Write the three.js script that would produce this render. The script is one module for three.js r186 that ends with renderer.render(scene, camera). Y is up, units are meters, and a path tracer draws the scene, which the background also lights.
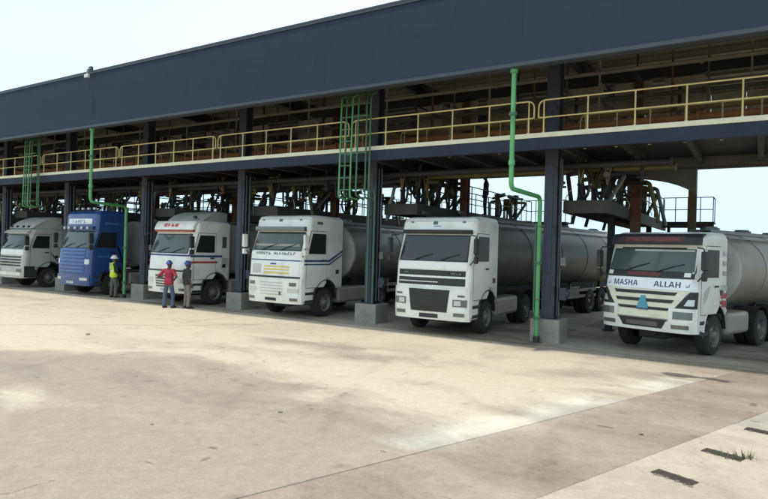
import * as THREE from 'three';
import { mergeGeometries } from 'three/addons/utils/BufferGeometryUtils.js';
import { RoundedBoxGeometry } from 'three/addons/geometries/RoundedBoxGeometry.js';
import { MarchingCubes } from 'three/addons/objects/MarchingCubes.js';

// ------------------------------------------------------------------ camera, sky, sun, exposure
const scene = new THREE.Scene();
const camera = new THREE.PerspectiveCamera(45.16, 1024 / 665, 0.1, 6000);
camera.position.set(4.94, 2.45, 15.84);
camera.rotation.order = 'YXZ';
camera.rotation.set(0, Math.atan(600 / 960), THREE.MathUtils.degToRad(1.6));

const SUN = new THREE.Vector3(-0.10, 1, 0.20).normalize();
{ // hazy bright tropical sky
  const W = 256, Hh = 128, data = new Float32Array(W * Hh * 4);
  for (let j = 0; j < Hh; j++) for (let i = 0; i < W; i++) {
    const el = (j + 0.5) / Hh * Math.PI - Math.PI / 2, az = (i + 0.5) / W * Math.PI * 2;
    const t = Math.max(0, Math.sin(el));
    const hz = Math.pow(1 - t, 3);
    let r = 0.61 - 0.10 * hz, g = 0.77 - 0.04 * hz, b = 0.87 - 0.01 * hz;
    // thin high haze, slow and soft
    const n = 0.5 + 0.5 * Math.sin(az * 3 + Math.sin(el * 7) * 1.3) * Math.sin(el * 9 + az * 2);
    const c = 0.10 * n * Math.min(1, t * 3);
    r += c * 1.1; g += c; b += c * 0.9;
    if (el < 0) { r = 0.55; g = 0.56; b = 0.52; }
    const k = (j * W + i) * 4; data[k] = r * 1.12; data[k + 1] = g * 1.12; data[k + 2] = b * 1.12; data[k + 3] = 1;
  }
  const t = new THREE.DataTexture(data, W, Hh, THREE.RGBAFormat, THREE.FloatType);
  t.mapping = THREE.EquirectangularReflectionMapping; t.magFilter = THREE.LinearFilter; t.minFilter = THREE.LinearFilter;
  t.wrapS = THREE.RepeatWrapping; t.needsUpdate = true;
  scene.background = t; scene.environment = t;
}
const sun = new THREE.DirectionalLight(new THREE.Color(1, 0.93, 0.82), 2.5);
sun.position.copy(SUN).multiplyScalar(80); sun.position.x -= 8;
sun.target.position.set(-8, 0, 0);
sun.castShadow = true; sun.shadow.radius = 4; sun.shadow.mapSize.set(4096, 4096);
Object.assign(sun.shadow.camera, { left: -45, right: 45, top: 30, bottom: -30, near: 1, far: 160 });
scene.add(sun, sun.target);

const renderer = new THREE.WebGLRenderer({ antialias: true });
renderer.toneMapping = THREE.LinearToneMapping;
renderer.toneMappingExposure = 1.34;
renderer.shadowMap.enabled = true;

// ------------------------------------------------------------------ random, noise, textures
let seed = 12345;
const rnd = () => { seed = (seed * 1664525 + 1013904223) >>> 0; return seed / 4294967296; };
const hash = (x, y) => { let h = (x * 374761393 + y * 668265263) | 0; h = Math.imul(h ^ (h >>> 13), 1274126177); return ((h ^ (h >>> 16)) >>> 0) / 4294967296; };
function vn(x, y) {
  const xi = Math.floor(x), yi = Math.floor(y), fx = x - xi, fy = y - yi, u = fx * fx * (3 - 2 * fx), v = fy * fy * (3 - 2 * fy);
  const a = hash(xi, yi), b = hash(xi + 1, yi), c = hash(xi, yi + 1), d = hash(xi + 1, yi + 1);
  return a + (b - a) * u + (c - a) * v + (a - b - c + d) * u * v;
}
const fbm = (x, y, o = 4) => { let s = 0, a = 0.5, n = 0; for (let i = 0; i < o; i++) { s += a * vn(x, y); n += a; x = x * 2.03 + 17.1; y = y * 2.03 + 5.7; a *= 0.5; } return s / n; };
const sstep = (a, b, x) => { const t = Math.min(1, Math.max(0, (x - a) / (b - a))); return t * t * (3 - 2 * t); };
function tex(w, h, fn, srgb = true) {
  const d = new Uint8Array(w * h * 4);
  for (let j = 0; j < h; j++) for (let i = 0; i < w; i++) {
    const c = fn(i / w, j / h, i, j), k = (j * w + i) * 4;
    for (let q = 0; q < 3; q++) d[k + q] = Math.max(0, Math.min(255, Array.isArray(c) ? c[q] : c));
    d[k + 3] = 255;
  }
  const t = new THREE.DataTexture(d, w, h); t.magFilter = THREE.LinearFilter; t.minFilter = THREE.LinearMipmapLinearFilter; t.generateMipmaps = true;
  t.wrapS = t.wrapT = THREE.RepeatWrapping; if (srgb) t.colorSpace = THREE.SRGBColorSpace; t.needsUpdate = true; return t;
}
// tileable fbm
function tfbm(u, v, s, o) { // wraps with period 1
  const f = (a, b) => fbm(a * s, b * s, o);
  return f(u, v) * (1 - u) * (1 - v) + f(u - 1, v) * u * (1 - v) + f(u, v - 1) * (1 - u) * v + f(u - 1, v - 1) * u * v;
}
const grimeTex = tex(512, 512, (u, v) => { const n = tfbm(u, v, 7, 5), m = tfbm(u, v, 40, 2); const k = 205 + 62 * (n - 0.45) + 22 * (m - 0.5); return [k + 3, k, k - 4]; });
grimeTex.repeat.set(0.4, 0.4);
const dustTex = tex(512, 512, (u, v) => { const n = tfbm(u, v, 5, 5), s = tfbm(u * 1, v, 30, 3); const k = sstep(0.44, 0.66, n) * 0.55 + 0.25 * sstep(0.5, 0.75, s); return [244 - 24 * k, 243 - 28 * k, 240 - 36 * k]; });
dustTex.repeat.set(0.45, 0.45);
const rustTex = tex(512, 512, (u, v) => { const n = tfbm(u, v, 8, 5), k = sstep(0.5, 0.62, n), m = 40 * (tfbm(u, v, 50, 2) - 0.5); return [205 - 45 * k + m, 205 - 95 * k + m, 208 - 130 * k + m]; });
rustTex.repeat.set(0.6, 0.6);
const bumpTex = tex(512, 512, (u, v) => 128 + 150 * (tfbm(u, v, 60, 3) - 0.5), false);
bumpTex.repeat.set(1.2, 1.2);

const fasciaTex = tex(1024, 256, (u, v) => { const n = tfbm(u, v, 6, 4), st = tfbm(u, v * 0.12, 90, 2); const k = 222 + 22 * (n - 0.5) + 16 * (st - 0.5); return [k, k, k + 1]; }); fasciaTex.repeat.set(0.084, 0.25);
const columnTex = tex(512, 512, (u, v) => { const n = tfbm(u, v, 9, 5), k = sstep(0.60, 0.68, n), m = 26 * (tfbm(u, v, 50, 2) - 0.5); return [215 - 30 * k + m, 215 - 70 * k + m, 218 - 105 * k + m]; }); columnTex.repeat.set(0.6, 0.6);
const M = {};
function mat(name, rgb, rough = 0.6, metal = 0, o = {}) {
  const m = new THREE.MeshPhysicalMaterial({ roughness: rough, metalness: metal, ...o });
  m.color.setRGB(rgb[0], rgb[1], rgb[2]); m.name = name; M[name] = m; return m;
}
mat('white', [0.86, 0.86, 0.85], 0.34, 0, { map: dustTex, clearcoat: 0.35, clearcoatRoughness: 0.25 });
mat('cream', [0.83, 0.80, 0.66], 0.36, 0, { map: dustTex, clearcoat: 0.3, clearcoatRoughness: 0.25 });
mat('greyWhite', [0.55, 0.55, 0.54], 0.45, 0, { map: dustTex });
mat('deflector', [0.42, 0.42, 0.40], 0.5, 0, { map: dustTex });
mat('blue', [0.02, 0.075, 0.27], 0.3, 0, { map: dustTex, clearcoat: 0.5, clearcoatRoughness: 0.2 });
mat('blueLight', [0.06, 0.16, 0.42], 0.35, 0, { map: dustTex });
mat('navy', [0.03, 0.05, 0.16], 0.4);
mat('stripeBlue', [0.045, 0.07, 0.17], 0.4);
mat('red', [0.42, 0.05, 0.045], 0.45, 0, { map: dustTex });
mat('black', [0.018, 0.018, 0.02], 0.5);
mat('linerBlack', [0.02, 0.02, 0.02], 0.9, 0, { side: THREE.DoubleSide });
mat('plastic', [0.03, 0.031, 0.033], 0.6, 0, { map: dustTex });
mat('dark', [0.045, 0.045, 0.045], 0.75, 0, { map: grimeTex });
mat('chassis', [0.035, 0.033, 0.03], 0.8, 0, { map: grimeTex });
mat('tyre', [0.03, 0.029, 0.028], 0.9, 0, { map: dustTex, bumpMap: bumpTex, bumpScale: 0.004 });
mat('rim', [0.34, 0.33, 0.31], 0.55, 0.35, { map: grimeTex });
mat('glass', [0.03, 0.036, 0.04], 0.08, 0, { ior: 1.5 });
mat('sideGlass', [0.018, 0.02, 0.022], 0.3, 0, { specularIntensity: 0.35 });
mat('glassPale', [0.075, 0.10, 0.10], 0.1, 0, { ior: 1.5, map: dustTex });
mat('lamp', [0.55, 0.56, 0.56], 0.12, 0.3, { clearcoat: 1 });
mat('lampDark', [0.12, 0.12, 0.125], 0.15, 0.2, { clearcoat: 1 });
mat('amber', [0.6, 0.22, 0.03], 0.3);
mat('chrome', [0.6, 0.6, 0.6], 0.25, 0.9);
mat('tankGrey', [0.52, 0.46, 0.41], 0.5, 0.15, { map: grimeTex });
mat('tankDark', [0.19, 0.175, 0.16], 0.5, 0.2, { map: grimeTex });
mat('tankPale', [0.30, 0.29, 0.28], 0.42, 0.2, { map: grimeTex });
mat('tankHead', [0.80, 0.80, 0.78], 0.5, 0.05, { map: grimeTex });
mat('yellowPlate', [0.72, 0.58, 0.16], 0.5, 0, { map: dustTex });
mat('emblem', [0.07, 0.28, 0.38], 0.35);
mat('fascia', [0.035, 0.046, 0.080], 0.7, 0, { map: fasciaTex, specularIntensity: 0.35 });
mat('fasciaTrim', [0.05, 0.062, 0.085], 0.5, 0, { map: grimeTex });
mat('steelBlue', [0.056, 0.065, 0.096], 0.6, 0, { map: columnTex });
mat('ceilingSteel', [0.48, 0.455, 0.40], 0.7, 0, { map: grimeTex });
mat('beamBlue', [0.042, 0.054, 0.092], 0.65, 0, { specularIntensity: 0.5, map: grimeTex });
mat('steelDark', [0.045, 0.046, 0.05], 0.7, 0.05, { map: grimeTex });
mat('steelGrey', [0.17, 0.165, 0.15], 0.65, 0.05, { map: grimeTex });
mat('roofSheet', [0.66, 0.63, 0.56], 0.7, 0, { map: grimeTex });
mat('beigeSheet', [0.62, 0.58, 0.49], 0.7, 0, { map: grimeTex });
mat('rustRed', [0.60, 0.25, 0.08], 0.7, 0, { map: grimeTex });
mat('brownSteel', [0.24, 0.11, 0.055], 0.7, 0, { map: rustTex });
mat('railYellow', [0.76, 0.66, 0.32], 0.5, 0, { map: dustTex });
mat('railGreen', [0.50, 0.52, 0.20], 0.5, 0, { map: dustTex });
mat('toe', [0.84, 0.81, 0.64], 0.55, 0, { map: dustTex });
mat('pipeGreen', [0.10, 0.36, 0.13], 0.42, 0, { map: dustTex, clearcoat: 0.2 });
mat('pipeGreenDark', [0.06, 0.17, 0.10], 0.5, 0, { map: dustTex });
mat('olive', [0.20, 0.19, 0.06], 0.6, 0, { map: grimeTex });
mat('tan', [0.46, 0.34, 0.14], 0.7, 0, { map: grimeTex });
mat('plinth', [0.40, 0.39, 0.36], 0.9, 0, { map: grimeTex, bumpMap: bumpTex, bumpScale: 0.008 });
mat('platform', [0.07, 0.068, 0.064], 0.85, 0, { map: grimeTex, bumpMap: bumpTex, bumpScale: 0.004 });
mat('galv', [0.30, 0.31, 0.32], 0.5, 0.4, { map: grimeTex });
mat('skin', [0.09, 0.045, 0.028], 0.6);
mat('hair', [0.01, 0.009, 0.008], 0.8);
mat('vest', [0.52, 0.72, 0.03], 0.7);
mat('reflective', [0.70, 0.72, 0.62], 0.4);
mat('shirtRed', [0.30, 0.022, 0.045], 0.85);
mat('shirtDark', [0.03, 0.032, 0.036], 0.85);
mat('navyCloth', [0.015, 0.02, 0.035], 0.9);
mat('jeans', [0.07, 0.105, 0.16], 0.9);
mat('trouserGrey', [0.10, 0.095, 0.085], 0.9);
mat('trouserTaupe', [0.22, 0.18, 0.17], 0.9);
mat('shoe', [0.02, 0.018, 0.016], 0.6);
mat('helmetWhite', [0.75, 0.77, 0.78], 0.35);
mat('helmetBlue', [0.04, 0.09, 0.28], 0.35);
mat('grass', [0.08, 0.13, 0.035], 0.9, 0, { side: THREE.DoubleSide });
mat('grassDry', [0.24, 0.22, 0.10], 0.9, 0, { side: THREE.DoubleSide });
mat('drain', [0.10, 0.08, 0.065], 0.85, 0.1, { map: rustTex });
mat('stone', [0.20, 0.18, 0.15], 0.9);
mat('silt', [0.20, 0.165, 0.13], 0.95);
mat('maroon', [0.12, 0.03, 0.03], 0.5);

// ------------------------------------------------------------------ helpers
const names = {};
function numbered(n) { const k = names[n] = (names[n] ?? -1) + 1; return k ? `${n}_${String(k).padStart(3, '0')}` : n; }
function metreUV(g) { // box-projected uv in metres
  if (g.index) g = g.toNonIndexed();
  const p = g.attributes.position, uv = new Float32Array(p.count * 2), a = new THREE.Vector3(), b = new THREE.Vector3(), c = new THREE.Vector3();
  for (let i = 0; i < p.count; i += 3) {
    a.fromBufferAttribute(p, i); b.fromBufferAttribute(p, i + 1); c.fromBufferAttribute(p, i + 2);
    const n = b.clone().sub(a).cross(c.clone().sub(a)); const x = Math.abs(n.x), y = Math.abs(n.y), z = Math.abs(n.z);
    [a, b, c].forEach((q, k) => {
      let u, v; if (y >= x && y >= z) { u = q.x; v = q.z; } else if (x >= z) { u = q.z; v = q.y; } else { u = q.x; v = q.y; }
      uv[(i + k) * 2] = u + 0.37 * q.y * 0; uv[(i + k) * 2 + 1] = v;
    });
  }
  g.setAttribute('uv', new THREE.BufferAttribute(uv, 2)); return g;
}
const clean = g => { if (g.index) g = g.toNonIndexed(); for (const k of Object.keys(g.attributes)) if (!['position', 'normal', 'uv'].includes(k)) g.deleteAttribute(k); if (!g.attributes.normal) g.computeVertexNormals(); return g; };
function mesh(name, geos, m, parent, keepUV = false) {
  let g = Array.isArray(geos) ? (geos.length > 1 ? mergeGeometries(geos.map(x => { x = clean(x); if (!x.attributes.uv) x.setAttribute('uv', new THREE.BufferAttribute(new Float32Array(x.attributes.position.count * 2), 2)); return x; })) : clean(geos[0])) : clean(geos);
  if (!keepUV) g = metreUV(g);
  const o = new THREE.Mesh(g, m); o.name = parent ? name : numbered(name); (parent || scene).add(o); return o;
}
function share(name, src, parent, x, y, z) { const o = new THREE.Mesh(src.geometry, src.material); o.name = name; parent.add(o); o.position.set(x, y, z); return o; }
function thing(name, label, category, pos = [0, 0, 0], ry = 0, group) {
  const o = new THREE.Group(); o.name = numbered(name); scene.add(o); o.position.set(...pos); o.rotation.y = ry;
  o.userData = { label, category }; if (group) o.userData.group = group; return o;
}
function tag(o, label, category, group) { o.userData = { label, category }; if (group) o.userData.group = group; return o; }
function struct(o) { o.userData = { kind: 'structure' }; return o; }
function bx(w, h, d, x = 0, y = 0, z = 0, rx = 0, ry = 0, rz = 0) { const g = new THREE.BoxGeometry(w, h, d); if (rx) g.rotateX(rx); if (ry) g.rotateY(ry); if (rz) g.rotateZ(rz); g.translate(x, y, z); return g; }
function rbx(w, h, d, r, x = 0, y = 0, z = 0) { const g = new RoundedBoxGeometry(w, h, d, 2, Math.min(r, w / 2.01, h / 2.01, d / 2.01)); g.translate(x, y, z); return g; }
const V = (x, y, z) => new THREE.Vector3(x, y, z);
function bar(a, b, r, seg = 8, r2 = r) {
  const A = V(...a), B = V(...b), d = B.clone().sub(A), L = d.length(); const g = new THREE.CylinderGeometry(r2, r, L, seg);
  g.applyQuaternion(new THREE.Quaternion().setFromUnitVectors(V(0, 1, 0), d.normalize())); const m = A.add(B).multiplyScalar(0.5); g.translate(m.x, m.y, m.z); return g;
}
function sqbar(a, b, w, h = w) { // rectangular bar a->b
  const A = V(...a), B = V(...b), d = B.clone().sub(A), L = d.length(); const g = new THREE.BoxGeometry(w, L, h);
  g.applyQuaternion(new THREE.Quaternion().setFromUnitVectors(V(0, 1, 0), d.normalize())); const m = A.add(B).multiplyScalar(0.5); g.translate(m.x, m.y, m.z); return g;
}
function bend(pts, r, round = 0.15, seg = 10) { // pipe through points with rounded elbows
  const P = pts.map(p => V(...p)), path = new THREE.CurvePath(); let cur = P[0];
  for (let i = 1; i < P.length - 1; i++) {
    const d0 = P[i].clone().sub(P[i - 1]), d1 = P[i + 1].clone().sub(P[i]); const k = Math.min(round, d0.length() * 0.45, d1.length() * 0.45);
    const s = P[i].clone().sub(d0.normalize().multiplyScalar(k)), e = P[i].clone().add(d1.normalize().multiplyScalar(k));
    if (cur.distanceTo(s) > 1e-4) path.add(new THREE.LineCurve3(cur, s)); path.add(new THREE.QuadraticBezierCurve3(s, P[i], e)); cur = e;
  }
  path.add(new THREE.LineCurve3(cur, P[P.length - 1]));
  const out = [], N = path.curves.length;
  path.curves.forEach(c => out.push(new THREE.TubeGeometry(c, c.type === 'LineCurve3' ? 1 : 6, r, seg, false)));
  return out;
}
function ibeam(len, w, h, t = 0.02) { // along x, centred
  return [bx(len, t, w, 0, h / 2 - t / 2, 0), bx(len, t, w, 0, -h / 2 + t / 2, 0), bx(len, h - 2 * t, t, 0, 0, 0)];
}
const shift = (gs, x, y, z) => gs.map(g => g.translate(x, y, z));
function textTex(w, h, draw) { const c = document.createElement('canvas'); c.width = w; c.height = h; const x = c.getContext('2d'); draw(x, w, h); const t = new THREE.CanvasTexture(c); t.colorSpace = THREE.SRGBColorSpace; t.magFilter = THREE.LinearFilter; return t; }

// ------------------------------------------------------------------ ground and slabs
const COLX = [0, -5.95, -11.95, -17.8, -23.75, -29.7, -35.65, -41.6, -47.55, -53.5, -59.45];
const GA = 19.5 * Math.PI / 180, ga = [Math.cos(GA), Math.sin(GA)], gb = [Math.sin(GA), -Math.cos(GA)];
const AB = (x, z) => [x * ga[0] + z * ga[1], x * gb[0] + z * gb[1]];
const XR = [-34, 12], ZR = [0, 17];
const yardTex = tex(2048, 1024, (u, v) => {
  const x = XR[0] + u * (XR[1] - XR[0]), z = ZR[0] + v * (ZR[1] - ZR[0]);
  const [a, b] = AB(x, z);
  const wx = x + 1.6 * (fbm(x * 0.35, z * 0.35 + 9, 3) - 0.5), wz = z + 1.6 * (fbm(x * 0.35 + 31, z * 0.35, 3) - 0.5);
  const big = fbm(wx * 0.22 + 3, wz * 0.5 + 7, 5), mid = fbm(wx * 0.7, wz * 1.6 + 40, 5), fine = fbm(x * 9, z * 9, 3), grit = hash(Math.round(x * 44), Math.round(z * 60));
  // pale dust cover: lies over most of the yard in front of the gantry, with a ragged outline
  const cover = sstep(0.36, 0.60, big * 0.78 + mid * 0.22 + (0.12 - 0.24 * sstep(6.4, 10.2, z + 0.12 * (x + 8) + 3 * (fbm(x * 0.6 + 70, z * 0.9, 4) - 0.5))) + (x > -1 ? -0.035 : 0.02));
  let c = [152 + 38 * cover, 140 + 38 * cover, 123 + 34 * cover];
  // grey-brown traffic smears
  const smear = sstep(0.50, 0.72, fbm(wx * 0.45 + 80, wz * 1.1 + 3, 5));
  c = c.map((q, k) => q - smear * [9, 9, 8][k]);
  if (a > 4.54 && a < 6.23 && b < 2.2) { const k = 0.75; c = c.map((q, i) => q * (1 - k) + k * ([147, 132, 116][i] + 30 * (mid - 0.5) - 14 * smear)); }
  if (a > 6.23) { const k = b > -3.62 ? 0.8 : 0.85, t = b > -3.62 ? [162, 154, 142] : [176, 163, 145]; c = c.map((q, i) => q * (1 - k) + k * (t[i] + 40 * (mid - 0.5))); }
  // cement-pale washes beside the long joint
  const wash = Math.exp(-Math.pow((a - 4.25) / 0.35, 2)) * sstep(0.48, 0.66, fbm(x * 0.9 + 11, z * 0.9, 4)) * (b < -1 ? 1 : 0);
  c = c.map((q, i) => q + wash * [22, 28, 30][i]);
  // hairline cracks, tyre scuffs
  const cr = (fbm(x * 0.2 + 5, z * 0.2, 2) > 0.5 ? 1 : 9) * Math.abs(fbm(x * 0.33 + 50, z * 0.33 + 20, 4) - 0.5); if (cr < 0.0014) c = c.map(q => q - 30);
  const seam = Math.abs((x + 11.35) * 0.7 + (z - 5.2) * 0.714 + 0.5 * (fbm(x * 0.8, z * 0.8, 3) - 0.5));
  if (x < -8 && seam < 0.07) c = c.map((q, i) => q - (0.07 - seam) / 0.07 * [40, 38, 40][i]);
  const oil = Math.hypot((x - 3.75) * 0.8, (z - 1.9) * 2.2) + 0.8 * (fbm(x * 2, z * 2, 3) - 0.5); if (oil < 0.55) c = c.map(q => q * (0.55 + 0.45 * sstep(0.3, 0.55, oil)));
  const spot = fbm(x * 3.1 + 7, z * 3.1 + 2, 3); const sp = 0.45 * sstep(0.72, 0.86, spot);
  // tyre tracks swinging into the bays, grainy and broken
  let tr = 0; for (let q = 0; q < 6; q++) { const cx = 2.6 - q * 5.95, off = x - cx - 0.035 * Math.pow(Math.max(0, z - 1), 2) * (q % 2 ? 1 : 0.55) * (q < 3 ? 1 : -0.4); for (const w of [-0.95, 0.95]) { const d = Math.abs(off - w); if (d < 0.24) tr = Math.max(tr, (1 - d / 0.24) * sstep(0.42, 0.62, fbm(x * 1.7 + q * 9, z * 0.7, 4)) * (0.6 + 0.4 * hash(Math.round(x * 46), Math.round(z * 30)))); } }
  c = c.map((q, i) => q - tr * [10, 10, 9][i]);
  const dr = vn(x * 5.3 + 2, z * 5.3 + 8); if (dr > 0.93 && hash(Math.floor(x * 2), Math.floor(z * 2)) > 0.72) c = c.map(q => q - 30);
  const e = 15 * (fine - 0.5) + 15 * (grit - 0.5);
  return c.map((q, i) => q * 0.985 + e - sp * [30, 30, 28][i]);
});
yardTex.wrapS = yardTex.wrapT = THREE.MirroredRepeatWrapping;
const concreteBump = tex(512, 512, (u, v) => 128 + 120 * (tfbm(u, v, 12, 4) - 0.5) + 120 * (tfbm(u, v, 90, 2) - 0.5), false);
concreteBump.repeat.set(XR[1] - XR[0], ZR[1] - ZR[0]); 
const yardMat = new THREE.MeshStandardMaterial({ map: yardTex, roughness: 0.85, bumpMap: concreteBump, bumpScale: 0.006 });
const floorTex = tex(1024, 512, (u, v) => { const x = u * 48, z = v * 20; const n = fbm(x * 0.5, z * 0.7, 5), o = sstep(0.52, 0.68, fbm(x * 0.35 + 60, z * 0.9 + 10, 5)), f = 26 * (fbm(x * 8, z * 8, 2) - 0.5); const k = 150 + 50 * (n - 0.5) - 40 * o + f; return [k + 6, k - 5, k - 20]; });
const floorMat = new THREE.MeshStandardMaterial({ map: floorTex, roughness: 0.8, bumpMap: bumpTex, bumpScale: 0.006 });
const dirtTex = tex(512, 512, (u, v) => { const n = tfbm(u, v, 9, 6); const k = 150 + 60 * (n - 0.5); return [k + 8, k - 4, k - 24]; }); dirtTex.repeat.set(0.08, 0.08);
const dirtMat = new THREE.MeshStandardMaterial({ map: dirtTex, roughness: 0.95 });
{
  const g = new THREE.PlaneGeometry(3000, 3000, 1, 1); g.rotateX(-Math.PI / 2); g.translate(0, -0.05, 0);
  const o = mesh('ground', g, dirtMat); struct(o); o.userData.label = 'dusty bare ground beyond the concrete yard';
}
function slab(name, a0, a1, b0, b1, top = 0, gap = 0.005) { // concrete slab in the turned joint grid
  const s = new THREE.Shape(); s.moveTo(a0 + gap, b0 + gap); s.lineTo(a1 - gap, b0 + gap); s.lineTo(a1 - gap, b1 - gap); s.lineTo(a0 + gap, b1 - gap); s.closePath();
  let g = new THREE.ExtrudeGeometry(s, { depth: 0.13, bevelEnabled: true, bevelThickness: 0.008, bevelSize: 0.008, bevelOffset: -0.008, bevelSegments: 1 });
  g = g.toNonIndexed ? (g.index ? g.toNonIndexed() : g) : g;
  const p = g.attributes.position, uv = new Float32Array(p.count * 2);
  for (let i = 0; i < p.count; i++) {
    const a = p.getX(i), b = p.getY(i), h = p.getZ(i); const x = a * ga[0] + b * gb[0], z = a * ga[1] + b * gb[1];
    p.setXYZ(i, x, top - 0.138 + h, z); uv[i * 2] = (x - XR[0]) / (XR[1] - XR[0]); uv[i * 2 + 1] = (z - ZR[0]) / (ZR[1] - ZR[0]);
  }
  // (a, b) -> (x, z) flips handedness: reverse the triangles
  for (let i = 0; i < p.count; i += 3) for (const at of [p]) { const t = [at.getX(i), at.getY(i), at.getZ(i)]; at.setXYZ(i, at.getX(i + 1), at.getY(i + 1), at.getZ(i + 1)); at.setXYZ(i + 1, ...t); const q = [uv[i * 2], uv[i * 2 + 1]]; uv[i * 2] = uv[i * 2 + 2]; uv[i * 2 + 1] = uv[i * 2 + 3]; uv[i * 2 + 2] = q[0]; uv[i * 2 + 3] = q[1]; }
  g.setAttribute('uv', new THREE.BufferAttribute(uv, 2)); g.computeVertexNormals();
  const o = mesh(name, g, yardMat, null, true); struct(o); return o;
}
slab('yard_slab', -75, 4.54, -30, 10, 0);
slab('yard_slab', 4.54, 6.23, -30, -3.62 - 0.4, -0.006); slab('yard_slab', 4.54, 6.23, -4.02, 1.8, -0.004); slab('yard_slab', 4.54, 6.23, 1.8, 10, 0);
slab('yard_slab', 6.23, 16, -30, -3.62, 0.004); slab('yard_slab', 6.23, 16, -3.62, 4.2, -0.002); slab('yard_slab', 6.23, 16, 4.2, 10, -0.004);
const FLOOR = 0.025;
{ // shed floor, a little proud of the yard
  const g = bx(60, 0.2, 24, -19, FLOOR - 0.1, 0.2 - 12); const o = mesh('shed_floor', g, floorMat); struct(o);
  const p = o.geometry.attributes.position, uv = o.geometry.attributes.uv; for (let i = 0; i < p.count; i++) uv.setXY(i, p.getX(i) / 48, p.getZ(i) / 20);
}

// ------------------------------------------------------------------ loading gantry
const gantry = thing('loading_gantry', 'long steel loading gantry with slate blue fascia over the parked tankers', 'gantry', [0, 0, 0]);
const X0 = -64, X1 = 13, CZ = -0.9, FZ = 1.9;
// fascia panels, one per bay
{
  const xs = [13, 5.95, ...COLX, -64];
  for (let i = 0; i < xs.length - 1; i++) {
    const w = xs[i] - xs[i + 1], gs = []; gs.push(bx(w - 0.003, 2.12, 0.05, 0, 0, 0));
    const p = mesh('fascia_panel', gs, M.fascia, gantry); p.position.set((xs[i] + xs[i + 1]) / 2, 8.09, FZ);
  }
  mesh('fascia_cap', [bx(X1 - X0, 0.05, 0.16, (X0 + X1) / 2, 9.175, FZ - 0.02), bx(X1 - X0, 0.10, 0.02, (X0 + X1) / 2, 9.13, FZ + 0.045)], M.fasciaTrim, gantry);
  mesh('gutter', [bx(X1 - X0, 0.09, 0.03, (X0 + X1) / 2, 7.0, FZ + 0.035), bx(X1 - X0, 0.02, 0.24, (X0 + X1) / 2, 6.95, FZ - 0.09), bx(X1 - X0, 0.16, 0.02, (X0 + X1) / 2, 7.03, FZ - 0.21)], M.fasciaTrim, gantry);
}
// roof, purlins, rafters, back cladding
const ZB = -11;
mesh('roof_sheet', [bx(X1 - X0, 0.06, FZ - ZB + 0.1, (X0 + X1) / 2, 8.95, (FZ + ZB) / 2 - 0.1)], M.roofSheet, gantry);
for (let z = 1.2; z > ZB; z -= 1.25) { const p = mesh('purlin', [bx(X1 - X0, 0.2, 0.07, (X0 + X1) / 2, 8.81, z), bx(X1 - X0, 0.02, 0.12, (X0 + X1) / 2, 8.70, z + 0.03)], M.ceilingSteel, gantry); }
for (const cx of [5.95, ...COLX]) {
  const r = mesh('rafter', ibeam(12.4, 0.22, 0.45).map(g => g.rotateY(Math.PI / 2)), M.steelDark, gantry); r.position.set(cx, 8.47, -4.6);
  // front column : H section with base plate
  const c = mesh('column', [bx(0.36, 7.65, 0.03, 0, 0, 0.165), bx(0.36, 7.65, 0.03, 0, 0, -0.165), bx(0.03, 7.65, 0.30, 0, 0, 0), bx(0.52, 0.035, 0.52, 0, -3.80, 0)], M.steelBlue, gantry); c.position.set(cx, 4.46, CZ);
  for (const h of [0.3, 1.3, 2.6, 3.9, 5.2]) for (const sd of [-1, 1]) mesh('stiffener', [bx(0.155, 0.016, 0.298, sd * 0.094, -3.2 + h, 0)], M.steelBlue, c);
  const bk = mesh('rear_column', [bx(0.28, 8.2, 0.03, 0, 0, 0.13), bx(0.28, 8.2, 0.03, 0, 0, -0.13), bx(0.03, 8.2, 0.23, 0, 0, 0), bx(0.4, 0.03, 0.4, 0, -4.09, 0)], M.brownSteel, gantry); bk.position.set(cx + 1.6 - 0.02, 4.13, -4.62);
  // haunched cross frame below the deck
  const hs = new THREE.Shape(); hs.moveTo(0, 0); hs.lineTo(3.2, 0); hs.lineTo(3.2, -0.75); hs.quadraticCurveTo(2.6, -0.28, 1.4, -0.22); hs.lineTo(0, -0.18); hs.closePath();
  if (cx !== 0) continue;
  const hg = new THREE.ExtrudeGeometry(hs, { depth: 0.12, bevelEnabled: false }); const h = mesh('haunch', hg, M.steelGrey, gantry); h.position.set(cx + 0.1, 5.12, -4.46);
}
for (let x = X0 + 0.6; x < X1; x += 1.2) { const p = mesh('cladding_sheet', [bx(1.19, 1.9, 0.04)], M.beigeSheet, gantry); p.position.set(x, 7.96, ZB); }
mesh('eaves_beam', ibeam(X1 - X0, 0.2, 0.4), M.steelDark, gantry).position.set((X0 + X1) / 2, 8.2, -4.4);
mesh('eaves_beam', ibeam(X1 - X0, 0.2, 0.35), M.steelDark, gantry).position.set((X0 + X1) / 2, 8.05, CZ - 0.32);
mesh('rear_column', [bx(0.26, 8.6, 0.025, 0, 0, 0.115), bx(0.26, 8.6, 0.025, 0, 0, -0.115), bx(0.025, 8.6, 0.205, 0, 0, 0), bx(0.4, 0.03, 0.4, 0, -4.29, 0)], M.olive, gantry).position.set(2.9, 4.33, -8);
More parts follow.
